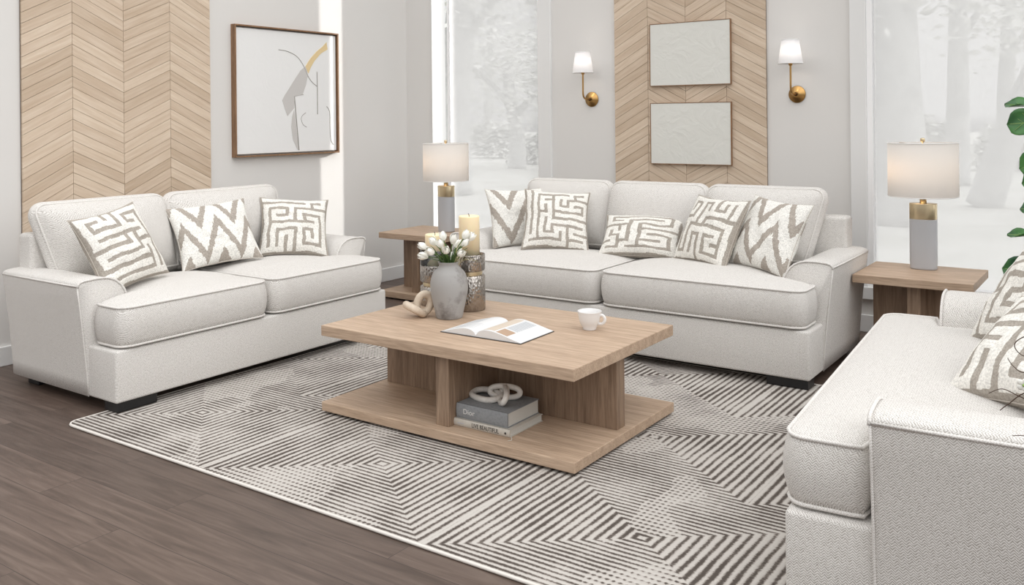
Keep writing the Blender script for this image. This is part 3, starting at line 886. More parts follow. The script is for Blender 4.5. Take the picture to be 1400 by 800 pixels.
# lamps -----------------------------------------------------------------------
def table_lamp(loc, label):
    r = thing('table_lamp', label, 'table lamp', loc, group='table lamps')
    def oval(rx, ry, n=48, e=2.6):
        o = []
        for i in range(n):
            a = 2*pi*i/n; c_, s_ = cos(a), sin(a)
            o.append((rx*math.copysign(abs(c_)**(2/e), c_), ry*math.copysign(abs(s_)**(2/e), s_)))
        return o
    def oprism(prof):
        bm = bmesh.new(); rings = []
        for k, z in prof: rings.append([bm.verts.new((x*k, y*k, z)) for x, y in oval(.068, .046)])
        for A, C_ in zip(rings, rings[1:]):
            for j in range(len(A)): bm.faces.new((A[j], A[(j+1) % len(A)], C_[(j+1) % len(A)], C_[j])).smooth = True
        bm.faces.new(rings[0][::-1]); bm.faces.new(rings[-1]); return bm
    obj('lamp_base', oprism([(.9,0),(.96,.002),(.97,.01),(.975,.02),(1,.04),(1.0,.2),(1.0,.262),(.985,.266)]), M['ceramic_grey'], r)
    obj('brass_collar', oprism([(.99,.266),(1.0,.268),(1.0,.346),(.985,.349)]), M['brass'], r)
    obj('neck', LT([(0,.349),(.017,.349),(.017,.392),(.012,.395),(.012,.42),(0,.42)], n=24), M['brass'], r)
    sh = obj('lamp_shade', LT([(.174,.385),(.174,.672),(.172,.672),(.172,.385),(.174,.385)], n=64), M['shade'], r, True)
    bm = bmesh.new()
    for zz in (.387,.670):
        tube(bm, [(.1742*cos(2*pi*i/64), .1742*sin(2*pi*i/64), zz) for i in range(64)], .0018, 5, closed=True)
        obj('shade_rim', bm, M['white_sash'], sh, True); bm = bmesh.new()
    for k in range(3):
        a = 2*pi*k/3+.4; tube(bm, [(0,0,.655),(.172*cos(a), .172*sin(a), .668)], .0018, 5)
    obj('spider', bm, M['brass'], sh, True)
    bm = bmesh.new(); lathe(bm, [(0,.42),(.003,.42),(.003,.672),(.008,.674),(.012,.678),(.012,.692),(.009,.696),(0,.697)], 20)
    obj('finial', bm, M['brass'], r)
    ld = bpy.data.lights.new('bulb', 'POINT'); ld.energy = .45; ld.color = (1,.68,.42); ld.shadow_soft_size = .03
    lo = bpy.data.objects.new('bulb', ld); COL.objects.link(lo); lo.location = (-.06,-.03,.53); lo.parent = r
    return r
table_lamp((-.972, 5.20, .4805), 'lit table lamp with grey base and white drum shade on the right end table')
table_lamp((-4.195, 5.15, .4805), 'lit table lamp with grey base and white drum shade on the far left corner table').scale = (.96,.96,.96)

# ------------------------------------------------------------------ COFFEE TABLE ITEMS
TZ = .3985
vs_ = thing('flower_vase', 'weathered grey ceramic vase holding the white flowers on the coffee table', 'vase', (-2.605, 3.213, TZ))
prof = [(0,0),(.052,0),(.060,.004),(.066,.03),(.075,.07),(.083,.11),(.086,.145),(.083,.175),(.072,.205),(.056,.222),(.047,.232),(.044,.240),(.046,.248),(.049,.254)]
bm = bmesh.new(); lathe(bm, [tuple(v) [:2] for v in [(p.x, p.y) for p in catmull([(a, b_, 0) for a, b_ in prof], 3)]] + [(.043,.254),(.040,.24),(.04,.22),(.05,.2),(0,.19)], 48)
obj('vase_body', bm, M['vase'], vs_, True)

bq = thing('white_tulips', 'bunch of white tulip-like flowers with green leaves standing in the grey vase', 'flowers', (-2.605, 3.213, TZ+.2))
rnd = random.Random(5)
heads = []
RX, RY = Vector((.8195,-.573,0)), Vector((.573,.8195,0))*0+Vector((-.573,.8195,0))
camR = Vector((.82, .573, 0)); camW = Vector((-.573, .82, 0))
spots = [(-.075,.06,-.03),(-.045,.125,.01),(-.015,.15,.02),(.02,.135,-.01),(.055,.115,.02),(-.05,.085,-.05),(.0,.09,-.06),(.045,.075,-.05),(-.085,.10,.03),(.08,.145,.045),(.03,.10,.05),(-.02,.115,-.02),(.062,.16,.02)]
for k, (a, z, d) in enumerate(spots):
    p = camR*(a*1.15-.006)+camW*d; p.z = .035+z*.74
    base = Vector((p.x*.15, p.y*.15, -.01)); mid = Vector((p.x*.4, p.y*.4, .05+z*.25))
    bm = bmesh.new(); tube(bm, catmull([base, mid, p], 5), .0022, 6); st = obj('flower_stem', bm, M['stem'], bq, True)
    bm = bmesh.new(); dirv = (p-mid).normalized(); q = dirv.to_track_quat('Z', 'Y').to_matrix().to_4x4()
    npet = 6
    for pe in range(npet):
        an = 2*pi*pe/npet+k; L_ = .042+.007*rnd.random(); wd = .0125; grid = []
        for i in range(6):
            t = i/5; row = []
            rad = .003+.013*sin(pi*min(1, t*.8+.05))*(1 if pe % 2 else .75)+(.006*t*t if pe % 2 else 0)
            for j in range(5):
                s = (j/4-.5)*2; hw = wd*sin(pi*min(.985, t*.82+.16))
                loc = Vector((rad-abs(s)*.003, s*hw, t*L_))
                row.append(bm.verts.new(q @ (Matrix.Rotation(an, 4, 'Z') @ loc)+p))
            grid.append(row)
        for i in range(5):
            for j in range(4): bm.faces.new((grid[i][j], grid[i][j+1], grid[i+1][j+1], grid[i+1][j]))
    obj('blossom', bm, M['petal'], st, True)
def blade(bm, pts, wmax, mi=0, fold=.3):
    P = catmull(pts, 6); n = len(P)
    side = None; prev = None
    for i, p in enumerate(P):
        t = i/(n-1); tg = (P[min(i+1, n-1)]-P[max(i-1, 0)]).normalized()
        s = tg.cross(Vector((0,0,1))); s = s.normalized() if s.length > .05 else Vector((1,0,0))
        w = wmax*max(.04, sin(pi*min(1, (t*.9+.1)))**.7)
        u = s.cross(tg)
        row = [bm.verts.new(p-s*w+u*w*fold), bm.verts.new(p), bm.verts.new(p+s*w+u*w*fold)]
        if prev:
            for j in range(2): bm.faces.new((prev[j], prev[j+1], row[j+1], row[j]))
        prev = row
for k in range(24):
    a = rnd.uniform(-.11, .09); d = rnd.uniform(-.07, .05); z = rnd.uniform(.06, .14)
    p = camR*a+camW*d; p.z = z
    bm = bmesh.new(); blade(bm, [(p.x*.1, p.y*.1, 0), (p.x*.35, p.y*.35, .05), (p.x*.8, p.y*.8, z*.8+.01), p], .006)
    obj('leaf', bm, M['leaf_thin'], bq, True)
# spray of pale straw-like grass to the right of the bunch
for k in range(9):
    a = .05+.011*k; z = .20-.016*k
    p = camR*a+camW*-.03; p.z = z*.8
    bm = bmesh.new(); blade(bm, [(p.x*.1, p.y*.1, 0), (p.x*.5, p.y*.5, .06), p], .0022)
    obj('grass_blade', bm, new_mat('straw', (226,212,150), .7)[0] if k == 0 else bpy.data.materials['straw'], bq, True)

def holder(loc, R, h1, h2, glass_h, ch, cr, label, clabel):
    r = thing('candle_holder', label, 'candle holder', loc, group='hammered metal candle holders')
    w = .82
    lo = [(0,0),(R*.97,0),(R,.004),(R,h1-.006),(R*.95,h1)]
    bm = LT(lo+[(R*w,h1+.002)], n=64); obj('lower_cup', bm, M['hammered'], r, True)
    bm = LT([(R*w,h1+.001),(R*w,h1+.006),(R*w*1.01,h1+.010),(R*w,h1+.014),(R*w,h1+.019)], n=64); obj('gold_band', bm, M['brass'], r, True)
    z2 = h1+.02
    bm = LT([(R*w,z2-.002),(R*.95,z2+.001),(R,z2+.007),(R,z2+h2-.003),(R*.985,z2+h2),(R*.96,z2+h2),(R*.96,z2+h2-.02),(R*.9,z2+h2-.025),(0,z2+h2-.025)], n=64)
    obj('upper_cup', bm, M['hammered'], r, True)
    if glass_h:
        bm = LT([(R*.99,z2+h2-.01),(R*.99,z2+h2+glass_h),(R*.965,z2+h2+glass_h),(R*.965,z2+h2-.01)], n=64); obj('glass_sleeve', bm, M['glass'], r, True)
    zc = z2+h2-.0245
    c = thing('pillar_candle', clabel, 'candle', (loc[0], loc[1], loc[2]+zc), group='ivory pillar candles')
    bm = bmesh.new()
    lathe(bm, [(0,0),(cr,0),(cr,ch-.006),(cr*.97,ch),(cr*.88,ch-.001),(cr*.7,ch-.008),(0,ch-.012)], 40)
    obj('wax', bm, M['candle'], c, True)
    bm = bmesh.new(); tube(bm, [(0,0,ch-.013),(0,0,ch),(-.002,0,ch+.006),(-.005,0,ch+.010)], .0016, 6); obj('wick', bm, M['ink_dark'], c, True)
holder((-2.635, 3.405, TZ), .074, .165, .078, 0, .205, .049, 'tall hammered silver candle holder with a gold band, right of the vase', 'taller ivory pillar candle, standing in the tall hammered silver holder')
holder((-2.85, 3.41, TZ), .074, .092, .082, .072, .172, .049, 'short hammered silver candle holder with glass sleeve, left behind the vase', 'shorter ivory pillar candle, inside the glass-sleeved silver holder')

def link(bm, a, b_, R_, mtx, n=40, m=12, sq=2.3, jit=.0):
    pts = []
    for i in range(n):
        t = 2*pi*i/n; c_, s_ = cos(t), sin(t)
        pts.append(mtx @ Vector((a*math.copysign(abs(c_)**(2/sq), c_), b_*math.copysign(abs(s_)**(2/sq), s_), jit*sin(2*t))))
    tube(bm, pts, R_, m, closed=True)
kn = thing('wooden_chain_knot', 'chunky pale wooden link knot left of the grey vase on the coffee table', 'decorative knot', (-2.732, 3.142, TZ), (0,0,radians(30)))
kn.scale = (1.06, 1.06, 1.06)
bm = bmesh.new(); link(bm, .040, .029, .0165, Matrix.Translation((.024,.012,.056)) @ Matrix.Rotation(radians(20), 4, 'Z') @ Matrix.Rotation(radians(90), 4, 'X') @ Matrix.Rotation(radians(70), 4, 'Z'))
obj('link', bm, M['knot_wood'], kn, True)
bm = bmesh.new(); link(bm, .042, .029, .0165, Matrix.Translation((-.012,-.008,.034)) @ Matrix.Rotation(radians(28), 4, 'Y') @ Matrix.Rotation(radians(-15), 4, 'X'))
obj('link', bm, M['knot_wood'], kn, True)

mk = thing('marble_chain', 'white marble chain link ornament resting on the stacked books', 'decorative knot', (-2.20, 2.99, .1515), (0,0,0))
bm = bmesh.new(); link(bm, .072, .042, .0125, Matrix.Translation((-.030,-.005,.015)) @ Matrix.Rotation(radians(-12), 4, 'Z') @ Matrix.Rotation(radians(8), 4, 'X'))
obj('link', bm, M['knot_marble'], mk, True)
bm = bmesh.new(); link(bm, .068, .026, .0120, Matrix.Translation((.062,-.012,.030)) @ Matrix.Rotation(radians(-50), 4, 'Z') @ Matrix.Rotation(radians(62), 4, 'X') @ Matrix.Rotation(radians(0), 4, 'Y'))
obj('link', bm, M['knot_marble'], mk, True)
bm = bmesh.new(); link(bm, .064, .022, .0115, Matrix.Translation((.040,.030,.030)) @ Matrix.Rotation(radians(20), 4, 'Z') @ Matrix.Rotation(radians(75), 4, 'X'))
obj('link', bm, M['knot_marble'], mk, True)

# cup
cu = thing('coffee_cup', 'white glazed cup with a handle near the right end of the coffee table', 'cup', (-1.950, 3.352, TZ), (0,0,radians(12)))
prof = [(0,0),(.027,0),(.029,.003),(.028,.007),(.038,.022),(.045,.042),(.0485,.062),(.0505,.076),(.0515,.0785),(.0500,.0795),(.0480,.077),(.046,.062),(.042,.042),(.033,.022),(.0,.012)]
obj('cup_body', LT(prof, n=48), M['mug'], cu, True)
bm = bmesh.new(); tube(bm, catmull([(.046,0,.062),(.058,0,.063),(.067,0,.053),(.067,0,.040),(.057,0,.028),(.040,0,.026)], 6), .0052, 10, flat=1.3)
obj('handle', bm, M['mug'], cu, True)

# books
def textmesh(txt, size, mtx, mat, parent, name='title', ext=.0004):
    cu_ = bpy.data.curves.new('t', 'FONT'); cu_.body = txt; cu_.size = size; cu_.extrude = ext
    cu_.align_x = 'CENTER'; cu_.align_y = 'CENTER'
    o = bpy.data.objects.new('t', cu_); COL.objects.link(o)
    dg = bpy.context.evaluated_depsgraph_get(); me = bpy.data.meshes.new_from_object(o.evaluated_get(dg))
    bpy.data.objects.remove(o); me.name = name; me.transform(mtx)
    me.materials.clear(); me.materials.append(mat)
    t = bpy.data.objects.new(name, me); COL.objects.link(t); t.parent = parent
    return t
def book(name, label, x0, x1, y0, y1, z0, z1, mat, rot=0):
    cx, cy = (x0+x1)/2, (y0+y1)/2; hx, hy, h = (x1-x0)/2, (y1-y0)/2, z1-z0
    r = thing(name, label, 'book', (cx, cy, z0), (0,0,radians(rot)))
    bm = bmesh.new(); t = .0028
    box(bm, -hx, hx, -hy+.004, hy, 0, t, .0008); box(bm, -hx, hx, -hy+.004, hy, h-t, h, .0008)
    # rounded spine towards the front (-Y)
    n = 8; a = []; 
    for i in range(n+1):
        an = -pi/2+pi*i/n; a.append((-hy+.006-.006*cos(an)*1.0, h/2+(h/2)*sin(an)))
    inner = [(-hy+.0085, zz) for _, zz in a]
    for (p, q), (p2, q2), (pi_, qi), (pj, qj) in zip(a, a[1:], inner, inner[1:]):
        vv = [bm.verts.new((X, Y, Z)) for X in (-hx, hx) for Y, Z in ((p, q), (p2, q2), (pj, qj), (pi_, qi))]
        bm.faces.new(vv[:4]); bm.faces.new(vv[4:])
        for k in range(4): bm.faces.new((vv[k], vv[(k+1) % 4], vv[4+(k+1) % 4], vv[4+k]))
    obj('cover', bm, mat, r)
    bm = bmesh.new(); box(bm, -hx+.004, hx-.004, -hy+.008, hy-.004, t, h-t)
    obj('pages', bm, M['page_edge'], r)
    return r
bk = book('book', 'cream hardcover book under the grey book on the coffee table shelf', -2.303, -2.028, 2.862, 3.10, .0625, .0925, M['book_cream'])
TM = lambda x, y, z: Matrix.Translation((x, y, z)) @ Matrix.Rotation(pi/2, 4, 'X')
textmesh('LIVE BEAUTIFUL', .0205, TM(.02, -.1194, .015) @ Matrix.Diagonal((.92,1.15,1,1)), M['ink_dark'], bk)
bm = bmesh.new(); box(bm, -.118, -.085, -.1196, -.1186, .0125, .0160); obj('author_line', bm, M['ink'], bk)
bm = LT([(0,0),(.0045,0),(.0045,.0008),(0,.0008)], n=20); bm.transform(TM(.118, -.1188, .015)); obj('publisher_mark', bm, M['ink_dark'], bk)
bm = bmesh.new(); tube(bm, catmull([(.135,-.112,.014),(.150,-.122,.004),(.158,-.135,.0012),(.150,-.148,.0012)], 5), .0016, 5, flat=.5); obj('ribbon', bm, M['ribbon'], bk, True)
bk2 = book('book', 'thick grey cloth book on top of the cream book on the coffee table shelf', -2.298, -2.045, 2.872, 3.10, .093, .151, M['book_grey'])
textmesh('Dior', .034, TM(-.062, -.1147, .029) @ Matrix.Diagonal((.9,.85,1,1)), M['silver_ink'], bk2)

# open magazine
mg = thing('open_book', 'open illustrated book lying in the middle of the coffee table top', 'book', (-2.276, 3.10, TZ), (0,0,radians(1)))
wl, wr_, dp = .180, .222, .125
def pageprof(side, w, lift, n=16):
    o = []
    for i in range(n+1):
        t = i/n; x = side*w*t
        z = .004 + lift*(sin(pi*min(1, t*1.0)**.62)*(1-t*.35)) + .004*(1-t)
        o.append((x, z))
    return o
def sheet(bm, pr, y0, y1, th, skew=0):
    rows = []
    for x, z in pr: rows.append([bm.verts.new((x+skew*y, y, zz)) for zz in (z, z-th) for y in (y0, y1)])
    for A, C_ in zip(rows, rows[1:]):
        for k, l in ((0,1),(1,3),(3,2),(2,0)): bm.faces.new((A[k], A[l], C_[l], C_[k]))
    bm.faces.new([rows[0][i] for i in (0,1,3,2)]); bm.faces.new([rows[-1][i] for i in (0,1,3,2)])
obj('cover', B(-wl-.004, wr_+.004, -dp-.004, dp+.004, .0, .003, .001), M['mag_cover'], mg)
def block(side, w, lift):
    bm = bmesh.new(); pr = pageprof(side, w, lift)
    rows = []
    for x, z in pr: rows.append([bm.verts.new((x, y, zz)) for zz in (z, .0031) for y in (-dp, dp)])
    for A, C_ in zip(rows, rows[1:]):
        for k, l in ((0,1),(1,3),(3,2),(2,0)): bm.faces.new((A[k], A[l], C_[l], C_[k]))
    bm.faces.new([rows[0][i] for i in (0,1,3,2)]); bm.faces.new([rows[-1][i] for i in (0,1,3,2)])
    return bm, pr
bm, prL = block(-1, wl, .027); obj('page_block', bm, M['paper'], mg)
bm, prR = block(1, wr_, .032); obj('page_block', bm, M['paper'], mg)
def on_page(pr, x0, x1, y0, y1, mat, name='printed_area', e=.0005):
    bm = bmesh.new(); rows = []
    n = 10
    def zz(x):
        for (a, za), (b_, zb) in zip(pr, pr[1:]):
            if min(a, b_) <= x <= max(a, b_): return za+(zb-za)*((x-a)/(b_-a))
        return pr[-1][1]
    for i in range(n+1):
        x = x0+(x1-x0)*i/n; z = zz(x)+e
        rows.append([bm.verts.new((x, y0, z)), bm.verts.new((x, y1, z)), bm.verts.new((x, y1, z-.0004)), bm.verts.new((x, y0, z-.0004))])
    for A, C_ in zip(rows, rows[1:]):
        for k in range(4): bm.faces.new((A[k], A[(k+1) % 4], C_[(k+1) % 4], C_[k]))
    bm.faces.new(rows[0]); bm.faces.new(rows[-1])
    return obj(name, bm, mat, mg)
on_page(prR, .095, .150, -.115, -.050, M['print_tan'])
on_page(prR, .020, .085, -.110, .112, M['print_sand'])
on_page(prR, .095, .150, -.040, .110, M['print_pale'])
for k in range(9): on_page(prR, .100, .145, -.030+.015*k, -.026+.015*k, M['ink'], 'text_line', .0009)
on_page(prL, -.165, -.085, .010, .110, M['print_pale'])
for k in range(7): on_page(prL, -.160, -.030, -.100+.013*k, -.0975+.013*k, M['print_pale'], 'text_line')

# ------------------------------------------------------------------ PLANT
pl = thing('fiddle_leaf_fig', 'potted fiddle leaf fig with broad green leaves at the right window, cut by the frame', 'plant', (-.22, 4.80, 0))
obj('pot', LT([(0,0),(.13,0),(.14,.01),(.17,.30),(.175,.31),(.16,.31),(.155,.27),(0,.27)], n=40), M['pot'], pl, True)
obj('soil', LT([(0,.272),(.08,.276),(.155,.272)], n=30), M['soil'], pl, True)
bm = bmesh.new(); tube(bm, catmull([(0,0,.25),(.02,.01,.6),(-.01,.0,1.0),(.015,-.01,1.4),(0,0,1.75)], 6), [.016-.0004*i for i in range(25)], 8); obj('trunk', bm, M['bark_near'], pl, True)
def fig_leaf(base, tip, wid, nrm, droop=.03):
    base, tip, nrm = Vector(base), Vector(tip), Vector(nrm).normalized()
    d = tip-base; Ln = d.length; s = d.normalized().cross(nrm).normalized(); u = s.cross(d.normalized())*-1
    if u.dot(nrm) < 0: u = -u
    bm = bmesh.new(); n, m_ = 16, 8; rows = []
    for i in range(n+1):
        t = i/n; w = wid*(.25+.75*t**.8)*sqrt(max(0, 1-((t-.60)/(.60 if t < .6 else .40))**2*(.93 if t < .6 else 1)))+.001
        row = []
        for j in range(m_+1):
            q = 2*j/m_-1; wav = .012*sin(t*14+q*2)*abs(q)
            row.append(bm.verts.new(base+d*t+s*q*w+u*(.05*w*0+abs(q)**1.5*w*.28 - droop*t*t+wav)))
        rows.append(row)
    for A, C_ in zip(rows, rows[1:]):
        for j in range(m_): bm.faces.new((A[j], A[j+1], C_[j+1], C_[j]))
    lf = obj('leaf', bm, M['leaf'], pl, True)
    sm = lf.modifiers.new('s', 'SOLIDIFY'); sm.thickness = .0012
    vb = bmesh.new(); mid = [base+d*(k/8)+u*(-droop*(k/8)**2+.0015) for k in range(9)]
    tube(vb, [base-d*.12-u*.004]+mid, [.003]+[.0028-.0002*k for k in range(9)], 5)
    for k in range(1, 7):
        for sg in (-1, 1):
            t0, t1 = k/8, min(.97, k/8+.14); c = wid*.72*(.4+.6*sin(pi*t1))
            tube(vb, [base+d*t0+u*(-droop*t0*t0+.0012), base+d*t1+s*sg*c*.95+u*((c*.9/wid)**1.5*wid*.28-droop*t1*t1+.0012)], .0009, 4)
    obj('vein', vb, M['vein'], lf, True)
R0 = Vector((-.22, 4.80, 0))
def FL_(base, tip, wid, nrm, droop=.03): fig_leaf(Vector(base)-R0, Vector(tip)-R0, wid, nrm, droop)
FL_((-.26,4.80,1.30),(-.545,4.86,1.365),.075,(.15,-.35,1),.02)
FL_((-.25,4.78,1.27),(-.53,4.78,1.255),.085,(-.25,-1,.35),.01)
FL_((-.24,4.80,1.12),(-.485,4.80,1.05),.085,(-.3,-1,.3),.02)
FL_((-.24,4.80,1.02),(-.475,4.80,.985),.07,(-.3,-1,.5),.02)
FL_((-.24,4.80,.88),(-.482,4.80,.865),.07,(.1,-.4,1),.01)
FL_((-.24,4.80,.74),(-.535,4.80,.735),.065,(.1,-.15,1),.0)
FL_((-.24,4.78,.54),(-.555,4.78,.585),.085,(-.2,-1,.5),.02)
rnd = random.Random(9)
for k in range(15):
    a = rnd.uniform(-1.7, 1.6); z = .5+k*.085; ln = rnd.uniform(.22, .30)
    b0 = Vector((-.22+.02*cos(a), 4.80+.02*sin(a), z)); tp = b0+Vector((cos(a)*ln, sin(a)*ln, rnd.uniform(.0, .14)))
    if tp.x < -.40: continue
    FL_(b0+(tp-b0)*.15, tp, rnd.uniform(.07, .09), (-.3*cos(a), -.3*sin(a)-.2, 1), .04)

# flowering twigs at the right edge, in a floor vase beyond the frame
tw = thing('flowering_twigs', 'thin curly brown twigs with tiny white blossoms at the right edge by the armchair', 'twigs', (.06, 2.08, 0))
obj('floor_vase', LT([(0,0),(.08,0),(.10,.05),(.11,.2),(.09,.36),(.05,.44),(.055,.47),(.046,.47),(.04,.44),(0,.40)], n=36), M['vase'], tw, True)
T0 = Vector((.06, 2.08, 0))
def twig(pts, r=.0022):
    bm = bmesh.new(); cc = catmull([Vector(p)-T0 for p in pts], 7); n = len(cc)
    tube(bm, cc, [r*(1-.6*i/n) for i in range(n)], 6); return obj('twig', bm, M['twig'], tw, True)
V_ = (.06, 2.08, .45)
twig([V_, (.0,2.09,.60), (-.08,2.10,.69), (-.15,2.10,.725), (-.20,2.10,.735), (-.235,2.10,.705), (-.25,2.10,.69)])
twig([(-.14,2.10,.722), (-.18,2.10,.715), (-.215,2.10,.725), (-.245,2.10,.735), (-.27,2.10,.722)], .0016)
twig([V_, (.02,2.09,.66), (-.06,2.10,.80), (-.12,2.10,.83), (-.17,2.10,.80), (-.205,2.10,.775), (-.225,2.10,.785), (-.235,2.10,.80)], .0018)
twig([V_, (.03,2.09,.70), (-.08,2.10,.86), (-.15,2.10,.865), (-.20,2.10,.85), (-.222,2.10,.83), (-.21,2.10,.81), (-.17,2.10,.80)], .0018)
twig([V_, (.0,2.09,.56), (-.10,2.10,.60), (-.16,2.10,.622), (-.20,2.10,.645), (-.228,2.10,.642)], .0018)
def blossom(c, s=.012):
    bm = bmesh.new(); c = Vector(c)-T0
    for k in range(5):
        a = 2*pi*k/5
        q = c+Vector((cos(a)*s*.8, -.002, sin(a)*s*.8))
        r = bmesh.ops.create_icosphere(bm, subdivisions=2, radius=s*.62)
        for v in r['verts']: v.co = Vector((v.co.x, v.co.y*.35, v.co.z))+q
    o = obj('blossom', bm, M['petal'], tw, True)
    bm = bmesh.new(); r = bmesh.ops.create_icosphere(bm, subdivisions=2, radius=s*.3)
    for v in r['verts']: v.co = v.co+c+Vector((0,-.005,0))
    obj('flower_centre', bm, M['vein'], o, True)
blossom((-.205,2.09,.752), .010); blossom((-.180,2.09,.742), .012); blossom((-.155,2.09,.765), .010); blossom((-.185,2.09,.775), .008)

# ------------------------------------------------------------------ OUTDOORS
obj_g = obj('lawn', B(-70, 40, YW+.3, 90, -.5, -.3), M['grass']); tag(obj_g, kind='structure'); obj_g.name = 'ground'
def tree(x, y, h, r, lean, label, branches, seed, crown=(2.4, 900)):
    rn = random.Random(seed)
    t = thing('tree', label, 'tree', (x, y, -.3), group='pale trees outside the windows')
    bm = bmesh.new()
    top = Vector((lean, 0, h)); P = [Vector((0,0,0)), Vector((lean*.2+rn.uniform(-.1,.1), 0, h*.3)), Vector((lean*.55, 0, h*.62)), top]
    cc = catmull(P, 6); n = len(cc)
    tube(bm, cc, [r*(1.15-.6*i/n) for i in range(n)], 12)
    ends = [top]
    for (f, dx, dz, br) in branches:
        p0 = cc[int(f*(n-1))]; e = p0+Vector((dx, rn.uniform(-.6, .6), dz)); ends.append(e)
        c2 = catmull([p0, p0+(e-p0)*.45+Vector((0,0,.12*dz)), e], 5); tube(bm, c2, [br*(1-.6*i/len(c2)) for i in range(len(c2))], 8)
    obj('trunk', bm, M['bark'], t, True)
    bm = bmesh.new()
    for k in range(crown[1]):
        c = rn.choice(ends)+Vector((rn.gauss(0, crown[0]*.5), rn.gauss(0, crown[0]*.5), rn.gauss(0, crown[0]*.38)))
        s = rn.uniform(.06, .15); q = Matrix.Rotation(rn.uniform(0, 6.3), 3, 'Z') @ Matrix.Rotation(rn.uniform(0, 3.1), 3, 'X')
        vv = [bm.verts.new(c+q @ Vector(v)*s) for v in ((-1,0,0),(0,-.5,0),(1,0,0),(0,.5,0))]
        bm.faces.new(vv)
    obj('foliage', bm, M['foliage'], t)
# seen through the left window
tree(-12.1, 15.0, 5.5, .42, .5, 'hazy leaning tree trunk at the left side of the left window', [(.5,-1.6,1.8,.14),(.6,1.2,1.6,.12)], 1, (1.7, 1300))
tree(-16.6, 24, 3.6, .26, -.4, 'hazy forked tree in the middle of the left window', [(.55,1.5,1.3,.15),(.6,-1.2,1.4,.13),(.45,.9,.8,.08)], 2, (1.8, 2000))
tree(-28, 38, 8, .3, .2, 'distant pale tree behind the others through the left window', [(.5,1.5,1.2,.1)], 3, (2.6, 2600))
# seen through the right window
tree(-2.95, 14.2, 5.6, .42, -.2, 'broad pale tree trunk behind the lamp in the right window', [(.55,.9,1.6,.16),(.6,-1.0,1.5,.14)], 4, (1.7, 1300))
tree(-3.5, 22.5, 6.2, .25, .1, 'slim pale tree trunk right of the broad one in the right window', [(.6,1.0,1.4,.1)], 5, (1.9, 1500))
tree(-2.3, 17.5, 4.6, .26, 1.9, 'slanting pale tree trunk near the fig in the right window', [(.5,.7,1.6,.12)], 6, (1.9, 1500))
tree(-4.0, 36, 8, .3, .2, 'distant pale tree at the back of the right window', [(.5,1.2,1.2,.1)], 7, (2.8, 2600))

def shrub(x, y, w, h, seed, label):
    rn = random.Random(seed); t = thing('shrub', label, 'shrub', (x, y, -.3), group='pale shrubs below the trees outside')
    bm = bmesh.new()
    for k in range(1500):
        a = rn.uniform(0, 2*pi); r_ = sqrt(rn.random()); z = rn.random()**.8
        c = Vector((cos(a)*r_*w*(1-z*.5), sin(a)*r_*w*.5*(1-z*.5), .05+z*h*(.7+.3*noise.noise(Vector((a, seed, 0))))))
        s_ = rn.uniform(.05, .14); q = Matrix.Rotation(rn.uniform(0, 6.3), 3, 'Z') @ Matrix.Rotation(rn.uniform(0, 3.1), 3, 'X')
        bm.faces.new([bm.verts.new(c+q @ Vector(v)*s_) for v in ((-1,0,0),(0,-.5,0),(1,0,0),(0,.5,0))])
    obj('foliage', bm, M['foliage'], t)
    bm = bmesh.new()
    for k in range(5): tube(bm, [(rn.uniform(-.1,.1)*w, 0, 0), (rn.uniform(-.5,.5)*w, rn.uniform(-.2,.2), h*.7)], .02, 5)
    obj('stem', bm, M['bark'], t, True)
for i, (x, y, w_, h_) in enumerate(((-17.5, 26.5, 1.3, 1.3), (-21.5, 30, 1.6, 1.7), (-19.8, 31.5, 1.5, 1.3), (-24.5, 33, 1.7, 2.0))):
    shrub(x, y, w_, h_, 40+i, 'pale washed-out shrub on the lawn seen through the left window')
for i, (x, y, w_, h_) in enumerate(((-5.2, 27, 1.5, 1.4), (-3.0, 29, 1.6, 1.8), (-.8, 28, 1.5, 1.3), (-6.2, 33, 1.9, 2.1))):
    shrub(x, y, w_, h_, 50+i, 'pale washed-out shrub on the lawn seen through the right window')

# ------------------------------------------------------------------ LIGHT
SKY = 1.62
w = bpy.data.worlds.new('sky'); bpy.context.scene.world = w; w.use_nodes = True
nt = w.node_tree; bg = nt.nodes['Background']
tc = N(nt, 'ShaderNodeTexCoord'); sp = N(nt, 'ShaderNodeSeparateXYZ'); L(nt, tc, 'Generated', sp, 'Vector')
# overcast bright sky: brighter overhead and towards the sun side (+X)
r = ramp(nt, [(.0, (.05,.05,.05,1)), (.47, (.07,.07,.07,1)), (.495, (.30,.30,.30,1)), (.50, (.46,.46,.46,1)), (.56, (.50,.50,.50,1)), (.82, (1,1,1,1))])
mr = N(nt, 'ShaderNodeMapRange'); mr.inputs['From Min'].default_value = -1; L(nt, sp, 'Z', mr, 'Value'); L(nt, mr, 'Result', r, 'Fac')
my = N(nt, 'ShaderNodeMapRange'); my.inputs['From Min'].default_value = -1; my.inputs['From Max'].default_value = 1
my.inputs['To Min'].default_value = .55; my.inputs['To Max'].default_value = 1.4; L(nt, sp, 'X', my, 'Value')
ml = N(nt, 'ShaderNodeMath', operation='MULTIPLY'); ml.inputs[1].default_value = SKY; L(nt, my, 'Result', ml, 0)
mz = N(nt, 'ShaderNodeMapRange'); mz.inputs['From Min'].default_value = -1; mz.inputs['From Max'].default_value = .1
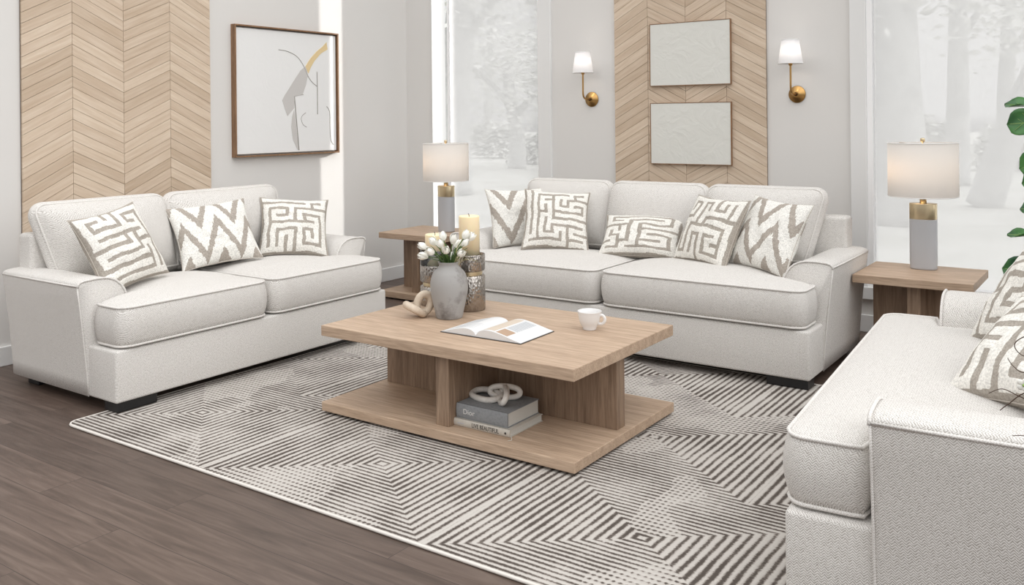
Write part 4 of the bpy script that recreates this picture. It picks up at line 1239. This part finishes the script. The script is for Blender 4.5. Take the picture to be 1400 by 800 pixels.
mz.inputs['To Min'].default_value = .6; mz.inputs['To Max'].default_value = 1.03; L(nt, sp, 'Y', mz, 'Value')
mq = N(nt, 'ShaderNodeMath', operation='MULTIPLY'); L(nt, ml, 'Value', mq, 0); L(nt, mz, 'Result', mq, 1)
L(nt, r, 'Color', bg, 'Color'); L(nt, mq, 'Value', bg, 'Strength')

# area lamp added outdoors in place of the sun, its narrow low beam slanting in through the clear strip of the left window onto the left wall
sd = bpy.data.lights.new('added_beam_lamp', 'AREA'); sd.shape = 'RECTANGLE'; sd.size = .16; sd.size_y = 3.4
sd.energy = 2.0; sd.color = (1,.98,.95); sd.spread = radians(1.2)
so = bpy.data.objects.new('added_beam_lamp', sd); COL.objects.link(so)
dirv = Vector((-1.0, -2.45, -.75)).normalized(); so.location = Vector((-4.675, YW, 1.62))-dirv*4.2
so.rotation_euler = Matrix.Identity(3).to_euler()
xa = Vector((2.45, -1.0, 0)).normalized(); za = -dirv; ya = za.cross(xa)
so.rotation_euler = Matrix((xa, ya, za)).transposed().to_euler()

# ------------------------------------------------------------------ CAMERA
F, V0, yaw, roll = 1238.22, 162.416, .6102, -.0096
cd = bpy.data.cameras.new('camera'); cam = bpy.data.objects.new('camera', cd); COL.objects.link(cam)
cd.sensor_width = 36; cd.sensor_fit = 'HORIZONTAL'; cd.lens = F/1400*36
cd.shift_y = (V0-400)/1400
Rv = Vector((cos(yaw), sin(yaw), 0)); Wv = Vector((-sin(yaw), cos(yaw), 0)); U = Vector((0,0,1))
r_ = Rv*cos(roll)+U*sin(roll); u_ = -Rv*sin(roll)+U*cos(roll)
mt = Matrix((r_, u_, -Wv)).transposed().to_4x4(); mt.translation = (0, 0, 1.30)
cam.matrix_world = mt; cd.clip_end = 300
sc = bpy.context.scene; sc.camera = cam
sc.cycles.caustics_refractive = False; sc.cycles.caustics_reflective = False
sc.view_settings.view_transform = 'Standard'; sc.view_settings.look = 'None'
sc.view_settings.gamma = 1; sc.view_settings.use_curve_mapping = False; sc.view_settings.exposure = 0.42
